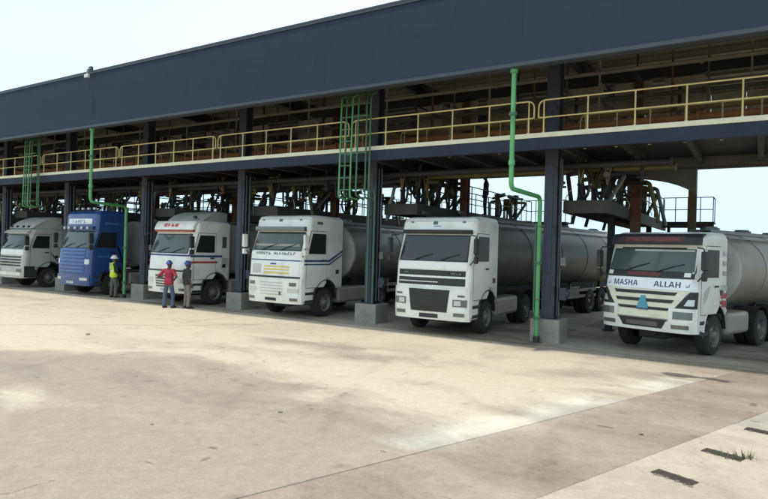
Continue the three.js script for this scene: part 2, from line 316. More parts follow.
// upper deck
const WZ = 0.5;
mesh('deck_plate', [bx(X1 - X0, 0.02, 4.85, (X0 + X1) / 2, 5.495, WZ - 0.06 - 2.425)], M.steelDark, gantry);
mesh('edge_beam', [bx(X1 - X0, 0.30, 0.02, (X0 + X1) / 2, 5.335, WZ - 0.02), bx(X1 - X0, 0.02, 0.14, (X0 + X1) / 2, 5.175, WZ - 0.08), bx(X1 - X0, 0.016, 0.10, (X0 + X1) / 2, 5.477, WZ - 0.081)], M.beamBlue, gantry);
mesh('toe_plate', [bx(X1 - X0, 0.12, 0.02, (X0 + X1) / 2, 5.535, WZ + 0.004)], M.toe, gantry);
mesh('rear_beam', ibeam(X1 - X0, 0.2, 0.36), M.steelGrey, gantry).position.set((X0 + X1) / 2, 5.3, -4.4);
for (let x = X0 + 0.5; x < X1; x += 1.4875) { const p = mesh('joist', [bx(0.08, 0.22, 4.6, 0, 0, 0), bx(0.14, 0.018, 4.6, 0, -0.118, 0)], M.steelDark, gantry); p.position.set(x, 5.375, -1.93); }
// product pipes along the deck
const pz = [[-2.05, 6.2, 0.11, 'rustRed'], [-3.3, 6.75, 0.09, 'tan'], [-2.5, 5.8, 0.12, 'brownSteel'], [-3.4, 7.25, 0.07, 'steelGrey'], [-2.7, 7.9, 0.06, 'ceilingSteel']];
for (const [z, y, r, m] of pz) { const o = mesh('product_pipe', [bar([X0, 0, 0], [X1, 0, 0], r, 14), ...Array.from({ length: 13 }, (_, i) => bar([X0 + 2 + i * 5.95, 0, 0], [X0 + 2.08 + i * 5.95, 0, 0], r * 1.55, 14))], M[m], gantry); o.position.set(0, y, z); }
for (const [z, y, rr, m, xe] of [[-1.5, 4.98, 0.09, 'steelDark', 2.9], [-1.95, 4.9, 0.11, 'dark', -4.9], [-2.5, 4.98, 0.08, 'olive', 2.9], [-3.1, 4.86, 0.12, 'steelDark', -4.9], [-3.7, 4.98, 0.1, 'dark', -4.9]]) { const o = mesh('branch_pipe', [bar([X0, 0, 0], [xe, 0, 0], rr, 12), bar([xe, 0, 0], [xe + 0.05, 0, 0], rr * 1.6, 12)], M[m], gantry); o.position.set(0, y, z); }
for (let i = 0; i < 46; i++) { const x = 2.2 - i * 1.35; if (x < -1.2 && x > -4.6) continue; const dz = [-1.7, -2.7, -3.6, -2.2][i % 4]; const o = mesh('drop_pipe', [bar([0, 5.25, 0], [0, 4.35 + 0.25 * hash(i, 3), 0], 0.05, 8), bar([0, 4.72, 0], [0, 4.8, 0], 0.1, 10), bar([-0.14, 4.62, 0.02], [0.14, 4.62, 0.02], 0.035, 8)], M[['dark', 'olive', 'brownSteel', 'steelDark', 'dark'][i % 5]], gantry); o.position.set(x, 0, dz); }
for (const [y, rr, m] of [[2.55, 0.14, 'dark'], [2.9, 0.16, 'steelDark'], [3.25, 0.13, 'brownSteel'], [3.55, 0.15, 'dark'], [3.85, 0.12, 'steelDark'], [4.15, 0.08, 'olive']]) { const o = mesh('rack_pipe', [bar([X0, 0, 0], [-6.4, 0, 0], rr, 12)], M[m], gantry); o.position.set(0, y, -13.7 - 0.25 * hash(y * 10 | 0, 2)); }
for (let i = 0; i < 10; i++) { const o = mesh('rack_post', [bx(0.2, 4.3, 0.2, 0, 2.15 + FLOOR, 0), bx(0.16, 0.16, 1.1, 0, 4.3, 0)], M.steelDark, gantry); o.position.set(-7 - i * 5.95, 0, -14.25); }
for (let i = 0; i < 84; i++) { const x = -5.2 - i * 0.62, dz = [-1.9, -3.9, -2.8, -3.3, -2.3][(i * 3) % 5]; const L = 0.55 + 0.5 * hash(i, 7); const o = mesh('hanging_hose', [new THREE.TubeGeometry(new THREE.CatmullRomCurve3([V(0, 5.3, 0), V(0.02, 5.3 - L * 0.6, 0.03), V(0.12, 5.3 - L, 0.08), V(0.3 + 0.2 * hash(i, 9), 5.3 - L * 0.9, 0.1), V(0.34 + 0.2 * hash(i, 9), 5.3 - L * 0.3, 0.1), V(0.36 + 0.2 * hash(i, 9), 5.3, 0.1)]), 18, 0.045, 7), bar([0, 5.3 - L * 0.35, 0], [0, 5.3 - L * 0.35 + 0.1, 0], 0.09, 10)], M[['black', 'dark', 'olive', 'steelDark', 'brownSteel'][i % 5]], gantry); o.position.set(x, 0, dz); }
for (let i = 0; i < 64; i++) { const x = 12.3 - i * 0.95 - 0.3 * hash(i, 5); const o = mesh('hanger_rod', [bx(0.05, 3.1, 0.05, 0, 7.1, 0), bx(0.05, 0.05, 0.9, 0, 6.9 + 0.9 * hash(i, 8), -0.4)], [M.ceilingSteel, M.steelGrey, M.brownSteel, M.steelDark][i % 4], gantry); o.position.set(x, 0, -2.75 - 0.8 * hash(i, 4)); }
for (let i = 0; i < 25; i++) { const o = mesh('pipe_support', [bx(0.1, 2.0, 0.1, 0, 0, 0), bx(0.08, 0.08, 1.5, 0, 0.1, 0.4), bx(0.08, 0.08, 1.5, 0, -0.42, 0.4)], M.steelDark, gantry); o.position.set(X1 - 1.2 - i * 2.975, 6.5, -3.55); }
for (let i = 0; i < 50; i++) { if (i % 4 === 1) continue; const o = mesh('lining_sheet', [bx(1.12, 0.95, 0.03)], M.beigeSheet, gantry); o.position.set(X1 - 1.2 - i * 1.4875, 7.62, -4.72); }
// light conduits and boxes on the columns
for (const cx of COLX.slice(0, 7)) {
  mesh('conduit', [bar([cx + 0.24, 0.75, CZ + 0.12], [cx + 0.24, 5.1, CZ + 0.12], 0.028, 8)], M.steelBlue, gantry);
  mesh('conduit', [bar([cx + 0.24, 0.75, CZ - 0.05], [cx + 0.24, 5.1, CZ - 0.05], 0.02, 8)], M.galv, gantry);
  const b = mesh('junction_box', [rbx(0.2, 0.34, 0.16, 0.02), bar([0.1, 0.02, 0.0], [0.16, 0.02, 0], 0.11, 16)], M.steelBlue, gantry); b.position.set(cx + 0.37, 1.35, CZ + 0.02);
  const b2 = mesh('junction_box', [rbx(0.16, 0.24, 0.12, 0.02)], M.galv, gantry); b2.position.set(cx + 0.35, 2.25, CZ + 0.02);
  mesh('cable_tray', [bx(0.16, 3.9, 0.02, cx - 0.02, 3.0, CZ + 0.19)], M.steelBlue, gantry);
}

// plinths
const near = ['right of the white tanker with the black grille', 'right of the white tanker with the blue side stripe', 'right of the tanker with the red visor', 'behind the worker in the yellow vest', 'right of the grey tanker'];
const plinthG = (() => { const g = new RoundedBoxGeometry(0.82, 0.72, 0.82, 2, 0.03); const p = g.attributes.position; for (let i = 0; i < p.count; i++) { const n = fbm(p.getX(i) * 5 + 9, p.getY(i) * 5 + p.getZ(i) * 3, 2) - 0.5; p.setX(i, p.getX(i) + n * 0.012); p.setZ(i, p.getZ(i) + n * 0.012); } return g; })();
[...COLX, 5.95].forEach((cx, i) => { const o = mesh('concrete_plinth', plinthG.clone(), M.plinth); o.position.set(cx, 0.29 + FLOOR - 0.02, CZ); o.rotation.y = (i % 2 ? 0.03 : -0.02); tag(o, 'pale concrete column plinth ' + (cx > 1 ? 'right of the cream lettered tanker' : near[i] || 'far left beyond the grey tanker'), 'plinth', 'column plinths'); });

// front and rear guard railings, one section per bay
function railing(name, x0, x1, z, y0, h, m, label, group, sp = 1.08) {
  const t = thing(name, label, 'railing', [x0, y0, z], 0, group); const L = x1 - x0, n = Math.round((L - 0.2) / sp), r = 0.021;
  const post = mesh('post', [bar([0, 0, 0], [0, h, 0], r, 8), bx(0.07, 0.10, 0.05, 0, 0.02, 0)], m, t); post.position.set(0.14, 0, 0);
  for (let i = 1; i <= n; i++) share('post', post, t, 0.14 + (L - 0.28) * i / n, 0, 0);
  const R = h * 0.22; // rounded ends join top and middle rail
  mesh('top_rail', bend([[0, h * 0.5, 0], [0, h, 0], [L, h, 0], [L, h * 0.5, 0]], r, R), m, t);
  mesh('middle_rail', bend([[0, h * 0.62, 0], [0, h * 0.5, 0], [L, h * 0.5, 0], [L, h * 0.62, 0]], r * 0.85, 0.09), m, t);
  return t;
}
const over = ['cream tanker with lettering', 'white tanker with the black grille', 'white tanker with the blue side stripe', 'tanker with the red visor', 'blue tanker', 'grey tanker', 'gap left of the grey tanker'];
railing('guard_railing', 5.93, 11.75, WZ - 0.03, 5.55, 0.9, M.railYellow, 'front yellow guard railing section right of the cream lettered tanker', 'front guard railing sections');
for (let k = 0; k < 7; k++) {
  const x1 = (k ? COLX[k - 1] : 5.95) - 0.14, x0 = COLX[k] - 0.02;
  railing('guard_railing', x0, x1, WZ - 0.03, 5.55, 0.9, M.railYellow, `front yellow guard railing section above the ${over[k]}`, 'front guard railing sections');
  if (k < 5) railing('rear_railing', x0 + 0.55, x1 + 0.1, -1.62, 5.50, 0.95, k % 2 ? M.railGreen : M.railYellow, `rear walkway railing section above the ${over[k]}`, 'rear walkway railing sections', 0.9);
}

// ------------------------------------------------------------------ downpipes and pipe bundles
function downpipe(x, x2, label) {
  const t = thing('drain_pipe', label, 'drain pipe', [0, 0, 0], 0, 'green drain pipes');
  mesh('upper_run', bend([[x, 6.95, FZ - 0.13], [x, 4.03, FZ - 0.13], [x2, 4.0, -0.33], [x2, 0.16, -0.33]], 0.06, 0.2, 14), M.pipeGreen, t);
  mesh('outlet', [bar([x2, 0.2, -0.33], [x2, FLOOR, -0.33], 0.085, 14), rbx(0.2, 0.03, 0.16, 0.01, x2, 0.13, -0.33)], M.black, t);
  for (const y of [1.2, 3.2]) { const c = mesh('clamp', [new THREE.TorusGeometry(0.074, 0.014, 6, 16).rotateX(Math.PI / 2)], M.galv, t); c.position.set(x2, y, -0.33); }
  mesh('collar', [bar([x, 4.6, FZ - 0.13], [x, 4.72, FZ - 0.13], 0.08, 14)], M.pipeGreen, t); mesh('collar', [bar([x, 6.86, FZ - 0.13], [x, 6.95, FZ - 0.13], 0.1, 14)], M.pipeGreen, t);
  for (const [px, y, z] of [[x, 5.85, FZ - 0.13], [x2, 2.2, -0.33], [x2, 0.7, -0.33]]) mesh('flange', [bar([px, y - 0.03, z], [px, y - 0.004, z], 0.105, 16), bar([px, y + 0.004, z], [px, y + 0.03, z], 0.105, 16), ...Array.from({ length: 6 }, (_, i) => bar([px + 0.087 * Math.cos(i * 1.047), y - 0.045, z + 0.087 * Math.sin(i * 1.047)], [px + 0.087 * Math.cos(i * 1.047), y + 0.045, z + 0.087 * Math.sin(i * 1.047)], 0.01, 6))], M.pipeGreenDark, t);
  mesh('branch_pipe', bend([[x2 - 0.12, 3.3, -0.42], [x2 - 0.12, 0.9, -0.42], [x2 - 0.05, 0.75, -0.33]], 0.035, 0.1), M.pipeGreenDark, t);
}
downpipe(-0.24, -0.17, 'bright green drain pipe on the column right of the black-grilled tanker');
downpipe(-17.75, -18.45, 'green drain pipe between the blue tanker and the worker in the vest');
function bundle(x, label, low) {
  const t = thing('pipe_bundle', label, 'pipes', [x, 0, 0.9], 0, 'green riser bundles');
  [-0.28, -0.08, 0.14, 0.36, 0.56, 0.7].forEach((dx, i) => mesh('riser', bend([[dx, 7.3, -0.5], [dx, 7.1, i > 3 ? -0.2 : -0.05], [dx, 4.02 + 0.05 * (i % 2), i > 3 ? -0.2 : 0], [dx, 3.98, -0.45]], 0.028, 0.1), i % 2 || i > 3 ? M.pipeGreenDark : M.pipeGreen, t));
  for (let i = 0; i < 8; i++) { const y = 4.25 + i * 0.37; mesh('rung', [bx(i % 3 ? 0.44 : 1.0, 0.03, 0.03, i % 3 ? -0.06 : 0.2, y, -0.02), ...(i % 3 ? [] : [bx(0.03, 0.03, 0.24, 0.69, y, -0.14)]), ...(i === 3 ? [bx(0.06, 0.05, 0.40, 0.04, 5.33, -0.22)] : [])], M.pipeGreenDark, t); }
  if (low) for (const dx of [-0.12, 0.1]) mesh('lower_riser', bend([[dx, 0.7, -1.48], [dx, 4.2, -1.48], [dx, 4.4, -1.4]], 0.03, 0.1), M.pipeGreenDark, t);
}
bundle(-5.83, 'caged bundle of thin green risers hanging beside the white tanker with the black grille', true);
bundle(-24.3, 'caged bundle of thin green risers above the grey tanker');
{ // floodlight on the fascia edge
  const t = thing('floodlight', 'small pale floodlight on a bent arm at the top edge of the fascia', 'floodlight', [-17.7, 9.2, FZ]);
  mesh('arm', bend([[-0.05, -0.02, -0.05], [-0.05, 0.12, 0.02], [0.05, 0.02, 0.2], [0.12, -0.22, 0.26]], 0.03, 0.06), M.galv, t);
  mesh('lamp_head', [rbx(0.24, 0.14, 0.12, 0.03, 0.14, -0.28, 0.27)], M.lamp, t);
  mesh('mount', [bx(0.18, 0.2, 0.1, -0.1, 0.1, -0.03)], M.fasciaTrim, t);
}

// ------------------------------------------------------------------ loading platforms and arms
const PY = 3.95;
const pref = ['right of the black-grilled tanker', 'right of the blue-striped tanker', 'right of the red-visored tanker', 'right of the blue tanker', 'right of the grey tanker', ...Array(6).fill('far left beyond the grey tanker')];
function platform(k) {
  const x0 = COLX[k] + 0.28, w = 1.15, z0 = -1.2, z1 = -13;
  const t = thing('loading_platform', `raised loading platform ${pref[k]}`, 'platform', [x0 + w / 2, PY, 0], 0, 'raised loading platforms');
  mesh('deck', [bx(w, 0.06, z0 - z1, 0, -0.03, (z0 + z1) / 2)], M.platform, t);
  for (const s of [-1, 1]) mesh('edge_channel', [bx(0.025, 0.36, z0 - z1, s * (w / 2 + 0.014), -0.16, (z0 + z1) / 2), bx(0.06, 0.018, z0 - z1, s * (w / 2 - 0.035), -0.332, (z0 + z1) / 2)], M.platform, t);
  mesh('end_channel', [bx(w + 0.1, 0.36, 0.025, 0, -0.16, z0 + 0.016)], M.platform, t);
  for (let z = z0 - 0.5; z > z1; z -= 1.2) { const c = mesh('cross_member', [bx(w - 0.14, 0.14, 0.06)], M.steelDark, t); c.position.set(0, -0.135, z); }
  for (const z of [-4.6, -8.6, -12.4]) { const c = mesh('support_post', [bx(0.2, PY - 0.25, 0.02, 0, 0, 0.09), bx(0.2, PY - 0.25, 0.02, 0, 0, -0.09), bx(0.02, PY - 0.25, 0.16), bx(0.34, 0.03, 0.34, 0, -(PY - 0.25) / 2 + 0.01, 0)], M.steelDark, t); c.position.set(0, -0.23 - (PY - 0.25) / 2 + 0.025, z); }
  for (const s of [-1, 1]) {
    const r = mesh('handrail', [bar([0, 1.02, z0 - 1.6], [0, 1.02, z1 + 0.1], 0.022, 6), bar([0, 0.55, z0 - 1.6], [0, 0.55, z1 + 0.1], 0.02, 6), ...Array.from({ length: 8 }, (_, i) => bar([0, 0, z0 - 1.6 - i * 1.44], [0, 1.02, z0 - 1.6 - i * 1.44], 0.022, 6))], M.steelDark, t); r.position.set(s * (w / 2 - 0.04), 0, 0);
  }
  // rear landing with its own rail
  mesh('landing', [bx(1.9, 0.06, 1.1, w / 2 + 0.99, -0.031, z1 + 0.6), bx(1.9, 0.2, 0.03, w / 2 + 0.99, -0.161, z1 + 1.14)], M.platform, t);
  mesh('landing_rail', [bar([w / 2 + 0.05, 1.0, z1 + 1.12], [w / 2 + 1.9, 1.0, z1 + 1.12], 0.022, 6), bar([w / 2 + 0.05, 0.5, z1 + 1.12], [w / 2 + 1.9, 0.5, z1 + 1.12], 0.02, 6), bar([w / 2 + 1.9, 1.0, z1 + 1.12], [w / 2 + 1.9, 1.0, z1 + 0.1], 0.022, 6), ...Array.from({ length: 5 }, (_, i) => bar([w / 2 + 0.05 + i * 0.4625, 0, z1 + 1.12], [w / 2 + 0.05 + i * 0.4625, 1.0, z1 + 1.12], 0.02, 6)), bar([w / 2 + 1.9, 0, z1 + 0.1], [w / 2 + 1.9, 1.0, z1 + 0.1], 0.02, 6)], M.steelDark, t);
  for (const s of [0.2, 1.8]) mesh('landing_post', [bx(0.12, PY - 0.1, 0.12, w / 2 + s, -0.06 - (PY - 0.1) / 2 + 0.03, z1 + 0.5)], M.steelDark, t);
  // hose cabinet and meter on the deck
  const m1 = mesh('meter', [bar([0, 0, 0], [0, 0.75, 0], 0.05, 8), rbx(0.34, 0.4, 0.28, 0.05, 0, 0.9, 0), bar([-0.2, 0.62, 0], [0.2, 0.62, 0], 0.08, 12)], k % 2 ? M.olive : M.steelDark, t); m1.position.set(-0.3, 0, -5.4);
  const m2 = mesh('meter', [bar([0, 0, 0], [0, 0.75, 0], 0.05, 8), rbx(0.34, 0.4, 0.28, 0.05, 0, 0.9, 0), bar([-0.2, 0.62, 0], [0.2, 0.62, 0], 0.08, 12)], M.olive, t); m2.position.set(-0.3, 0, -11.8);
  return t;
}
function arm(x, z, dir, pose, m, m2, label) {
  const t = thing('fuel_loader', label, 'fuel loader', [x, PY, z], 0, 'top loading pipes on the platforms');
  const up = pose;
  mesh('riser', [bar([0, 0, 0], [0, 1.22, 0], 0.085, 10), bar([0, 0, 0], [0, 0.03, 0], 0.13, 12), bar([0, 0.5, 0], [0, 0.56, 0], 0.105, 12)], m, t);
  mesh('swivel', [bar([0, 0.98, 0], [0, 1.16, 0], 0.1, 12), bar([-0.02, 0.86, 0.1], [-0.02, 0.86, -0.1], 0.085, 12)], m2, t);
  const e = [dir * (0.35 + 0.55 * (1 - up)), 0.78 + 0.1 * up, 0.25 - 0.5 * up];
  mesh('inner_boom', bend([[0, 0.86, 0], [dir * 0.1, 0.86, 0.05], e], 0.07, 0.08), m, t);
  const tip = up > 0.5 ? [dir * 0.15, 0.05, 0.45] : [dir * 1.15, -0.45, 0.2];
  mesh('drop_pipe', bend([e, [e[0] + dir * 0.08, e[1] - 0.05, e[2] + 0.05], tip], 0.062, 0.06), m2, t);
  mesh('balance_spring', [bar([0, 1.05, 0], [e[0] * 0.8, e[1] + 0.16, e[2] * 0.8], 0.06, 10), bar([-dir * 0.38, 1.18, 0], [0, 1.08, 0], 0.09, 10)], m, t);
  mesh('hanger', [bar([0.14, 1.22, 0.05], [0.02, 0.55, 0.12], 0.02, 6), bar([-0.1, 1.22, 0.05], [0.02, 0.55, 0.12], 0.02, 6)], M.tan, t);
  mesh('feed_pipe', bend([[0.0, 1.2, -0.16], [0.0, 0.75, -0.16], [dir * 0.02, 0.62, -0.02]], 0.045, 0.1), m2, t);
  mesh('hose', [new THREE.TubeGeometry(new THREE.CatmullRomCurve3([V(-dir * 0.1, 1.1, 0.08), V(-dir * 0.28, 0.5, 0.16), V(-dir * 0.16, 0.12, 0.12), V(-dir * 0.02, 0.4, 0.1), V(0, 0.7, 0.06)]), 16, 0.042, 7)], M.black, t);
  mesh('handle', bend([[dir * 0.2, 0.35, 0.3], [dir * 0.34, 0.1, 0.36], [dir * 0.3, -0.05 + 0.1 * up, 0.36]], 0.014, 0.04, 6), M.railYellow, t);
}
const ord = ['first', 'second', 'third', 'fourth', 'fifth', 'sixth', 'seventh', 'eighth', 'ninth'];
for (let k = 0; k < 11; k++) {
  platform(k);
  const zs = k === 1 ? [-1.7, -2.3, -2.9, -3.5, -4.1, -4.7, -10.6, -11.4, -12.2] : [-1.7, -2.5, -3.3, -4.2, -5.1, -6.2, -7.5, -9.0, -10.4];
  zs.forEach((z, i) => arm(COLX[k] + 0.28 + (i % 2 ? 0.86 : 0.3) + 0.1 * (rnd() - 0.5), z + 0.3 * (rnd() - 0.5), i % 2 ? 1 : -1, rnd() < 0.6 || (k === 1 && i > 2) ? 1 : 0.2, [M.steelDark, M.dark, M.olive][(i + k) % 3], [M.dark, M.olive, M.steelDark, M.galv][(i * 3 + k) % 4], k > 4 ? 'dark fuel loading pipe on a platform far left beyond the grey tanker' : `${ord[i]} fuel loading pipe from the front on the platform ${pref[k]}`));
}

// ------------------------------------------------------------------ tankers
function lerpPts(pts, y) { // pts: [y, z] ascending y
  if (y <= pts[0][0]) return pts[0][1];
  for (let i = 1; i < pts.length; i++) if (y <= pts[i][0]) { const t = (y - pts[i - 1][0]) / (pts[i][0] - pts[i - 1][0]); return pts[i - 1][1] + t * (pts[i][1] - pts[i - 1][1]); }
  return pts[pts.length - 1][1];
}
const wheelProto = {};
function wheel(parent, x, y, z, side, dual = false, R = 0.5) {
  const key = R + (dual ? 'd' : 's');
  if (!wheelProto[key]) {
    const w = dual ? 0.58 : 0.31; const prof = (w, c) => [[R * 0.58, c - w / 2], [R * 0.90, c - w / 2], [R * 0.985, c - w * 0.4], [R, c - w * 0.3], [R, c + w * 0.3], [R * 0.985, c + w * 0.4], [R * 0.90, c + w / 2], [R * 0.58, c + w / 2]].map(p => new THREE.Vector2(p[0], p[1]));
    const tg = (dual ? [new THREE.LatheGeometry(prof(0.27, 0.155), 32), new THREE.LatheGeometry(prof(0.27, -0.155), 32)] : [new THREE.LatheGeometry(prof(0.31, 0), 32)]);
    // tread blocks
    for (let i = 0; i < 40; i++) for (const c of dual ? [0.155] : [0]) { const a = i / 40 * Math.PI * 2; tg.push(bx(0.022, 0.2, 0.05, R, c, 0).rotateY(a)); }
    const o = w / 2, d = dual ? 0.14 : 0.06, rr = R * 0.585;
    const rim = [new THREE.LatheGeometry([[0.001, o - d + 0.09], [0.085, o - d + 0.09], [0.1, o - d + 0.04], [0.13, o - d], [rr * 0.78, o - d - 0.01], [rr * 0.86, o - d - 0.05], [rr * 0.93, o - 0.03], [rr * 1.02, o + 0.006], [rr * 1.05, o - 0.01]].map(p => new THREE.Vector2(p[0], p[1])), 28)];
    const bolts = []; for (let i = 0; i < 10; i++) { const a = i / 10 * Math.PI * 2; bolts.push(bar([Math.cos(a) * 0.115, o - d + 0.01, Math.sin(a) * 0.115], [Math.cos(a) * 0.115, o - d + 0.05, Math.sin(a) * 0.115], 0.014, 6)); }
    const holes = []; for (let i = 0; i < 8; i++) { const a = i / 8 * Math.PI * 2; holes.push(bar([Math.cos(a) * rr * 0.68, o - d - 0.012, Math.sin(a) * rr * 0.68], [Math.cos(a) * rr * 0.68, o - d + 0.003, Math.sin(a) * rr * 0.68], 0.03, 10)); }
    wheelProto[key] = { tyre: metreUV(clean(mergeGeometries(tg.map(clean)))), rim: metreUV(clean(mergeGeometries([...rim, ...bolts].map(clean)))), holes: metreUV(clean(mergeGeometries(holes.map(clean)))) };
  }
  const P = wheelProto[key]; const t = new THREE.Mesh(P.tyre, M.tyre); t.name = 'wheel'; parent.add(t); t.position.set(x, y, z); t.rotation.z = side > 0 ? -Math.PI / 2 : Math.PI / 2; t.rotation.x = 0;
  const r = new THREE.Mesh(P.rim, M.rim); r.name = 'rim'; t.add(r); const h = new THREE.Mesh(P.holes, M.black); h.name = 'rim_hole'; h.userData.kind = 'stuff'; t.add(h); return t;
}
// cab: side profile swept across the width, front bowed in plan
function cabKit(o) {
  const W = o.W, F = o.front, bow = o.bow ?? 0.11; // F: [y, z] up the front, z <= 0
  const b = 0.15; const zf = (x, y) => { const e = Math.max(0, Math.min(0.999, (Math.abs(x) - (W / 2 - b)) / b)); return lerpPts(F, y) - bow * Math.pow(Math.abs(x) / (W / 2), 3.2) - b * (1 - Math.sqrt(1 - e * e)) * 0.9; };
  const s = new THREE.Shape(); F.forEach(([y, z], i) => i ? s.lineTo(z, y) : s.moveTo(z, y));
  const L = o.len, top = o.top; o.roof.forEach(([z, y]) => s.lineTo(z, y));
  s.lineTo(-L, 0.95); s.lineTo(o.axle - 0.62, 0.95); s.absarc(o.axle, 0.62, 0.66, Math.PI * 0.82, 0.0, true); s.lineTo(o.axle + 0.64, F[0][0]); s.closePath();
  const g = new THREE.ExtrudeGeometry(s, { depth: W - 2 * b, steps: 14, bevelEnabled: true, bevelThickness: b, bevelSize: b, bevelOffset: -b, bevelSegments: 5, curveSegments: 10 });
  g.translate(0, 0, -(W - 2 * b) / 2); g.rotateY(-Math.PI / 2);
  const p = g.attributes.position; for (let i = 0; i < p.count; i++) { const x = p.getX(i), y = p.getY(i), z = p.getZ(i); const wgt = sstep(-1.0, -0.25, z); p.setZ(i, z - wgt * bow * Math.pow(Math.min(1, Math.abs(x) / (W / 2)), 3.2)); }
  g.computeVertexNormals();
  // thin shell following the front; corners bl, br, tr, tl as [x, y]
  const patch = (c, off = 0.006, th = 0.03, nx = 24, ny = 3) => {
    const pos = [], uv = [], idx = []; const N = (nx + 1) * (ny + 1);
    for (const lay of [0, 1]) for (let j = 0; j <= ny; j++) for (let i = 0; i <= nx; i++) {
      const u = i / nx, v = j / ny; const x = (c[0][0] * (1 - u) + c[1][0] * u) * (1 - v) + (c[3][0] * (1 - u) + c[2][0] * u) * v, y = (c[0][1] * (1 - u) + c[1][1] * u) * (1 - v) + (c[3][1] * (1 - u) + c[2][1] * u) * v;
      pos.push(x, y, zf(x, y) + off - lay * th); uv.push(u, v);
    }
    const q = (a, b, c2, d) => idx.push(a, b, c2, a, c2, d), A = (i, j, l) => l * N + j * (nx + 1) + i;
    for (let j = 0; j < ny; j++) for (let i = 0; i < nx; i++) { q(A(i, j, 0), A(i + 1, j, 0), A(i + 1, j + 1, 0), A(i, j + 1, 0)); }
    for (let i = 0; i < nx; i++) { q(A(i, 0, 1), A(i + 1, 0, 1), A(i + 1, 0, 0), A(i, 0, 0)); q(A(i, ny, 0), A(i + 1, ny, 0), A(i + 1, ny, 1), A(i, ny, 1)); }
    for (let j = 0; j < ny; j++) { q(A(0, j, 0), A(0, j + 1, 0), A(0, j + 1, 1), A(0, j, 1)); q(A(nx, j, 1), A(nx, j + 1, 1), A(nx, j + 1, 0), A(nx, j, 0)); }
    const gg = new THREE.BufferGeometry(); gg.setAttribute('position', new THREE.Float32BufferAttribute(pos, 3)); gg.setAttribute('uv', new THREE.Float32BufferAttribute(uv, 2)); gg.setIndex(idx);
    const ni = gg.toNonIndexed(); ni.computeVertexNormals(); if (ny > 0) { // smooth only the face
      gg.computeVertexNormals(); }
    return ni;
  };
  const rect = (x0, x1, y0, y1, off, th) => patch([[x0, y0], [x1, y0], [x1, y1], [x0, y1]], off, th);
  // plate on the side; points [z, y]
  const side = (pts, sx, off = 0.008, th = 0.03) => { const sh = new THREE.Shape(); pts.forEach(([z, y], i) => i ? sh.lineTo(z, y) : sh.moveTo(z, y)); sh.closePath(); const e = new THREE.ExtrudeGeometry(sh, { depth: th, bevelEnabled: true, bevelThickness: 0.004, bevelSize: 0.004, bevelOffset: -0.004, bevelSegments: 1 }); e.rotateY(-Math.PI / 2); e.translate(sx > 0 ? W / 2 + off - 0.004 : -(W / 2 + off) + th + 0.004, 0, 0); return e; };
  return { body: g, zf, patch, rect, side };
}
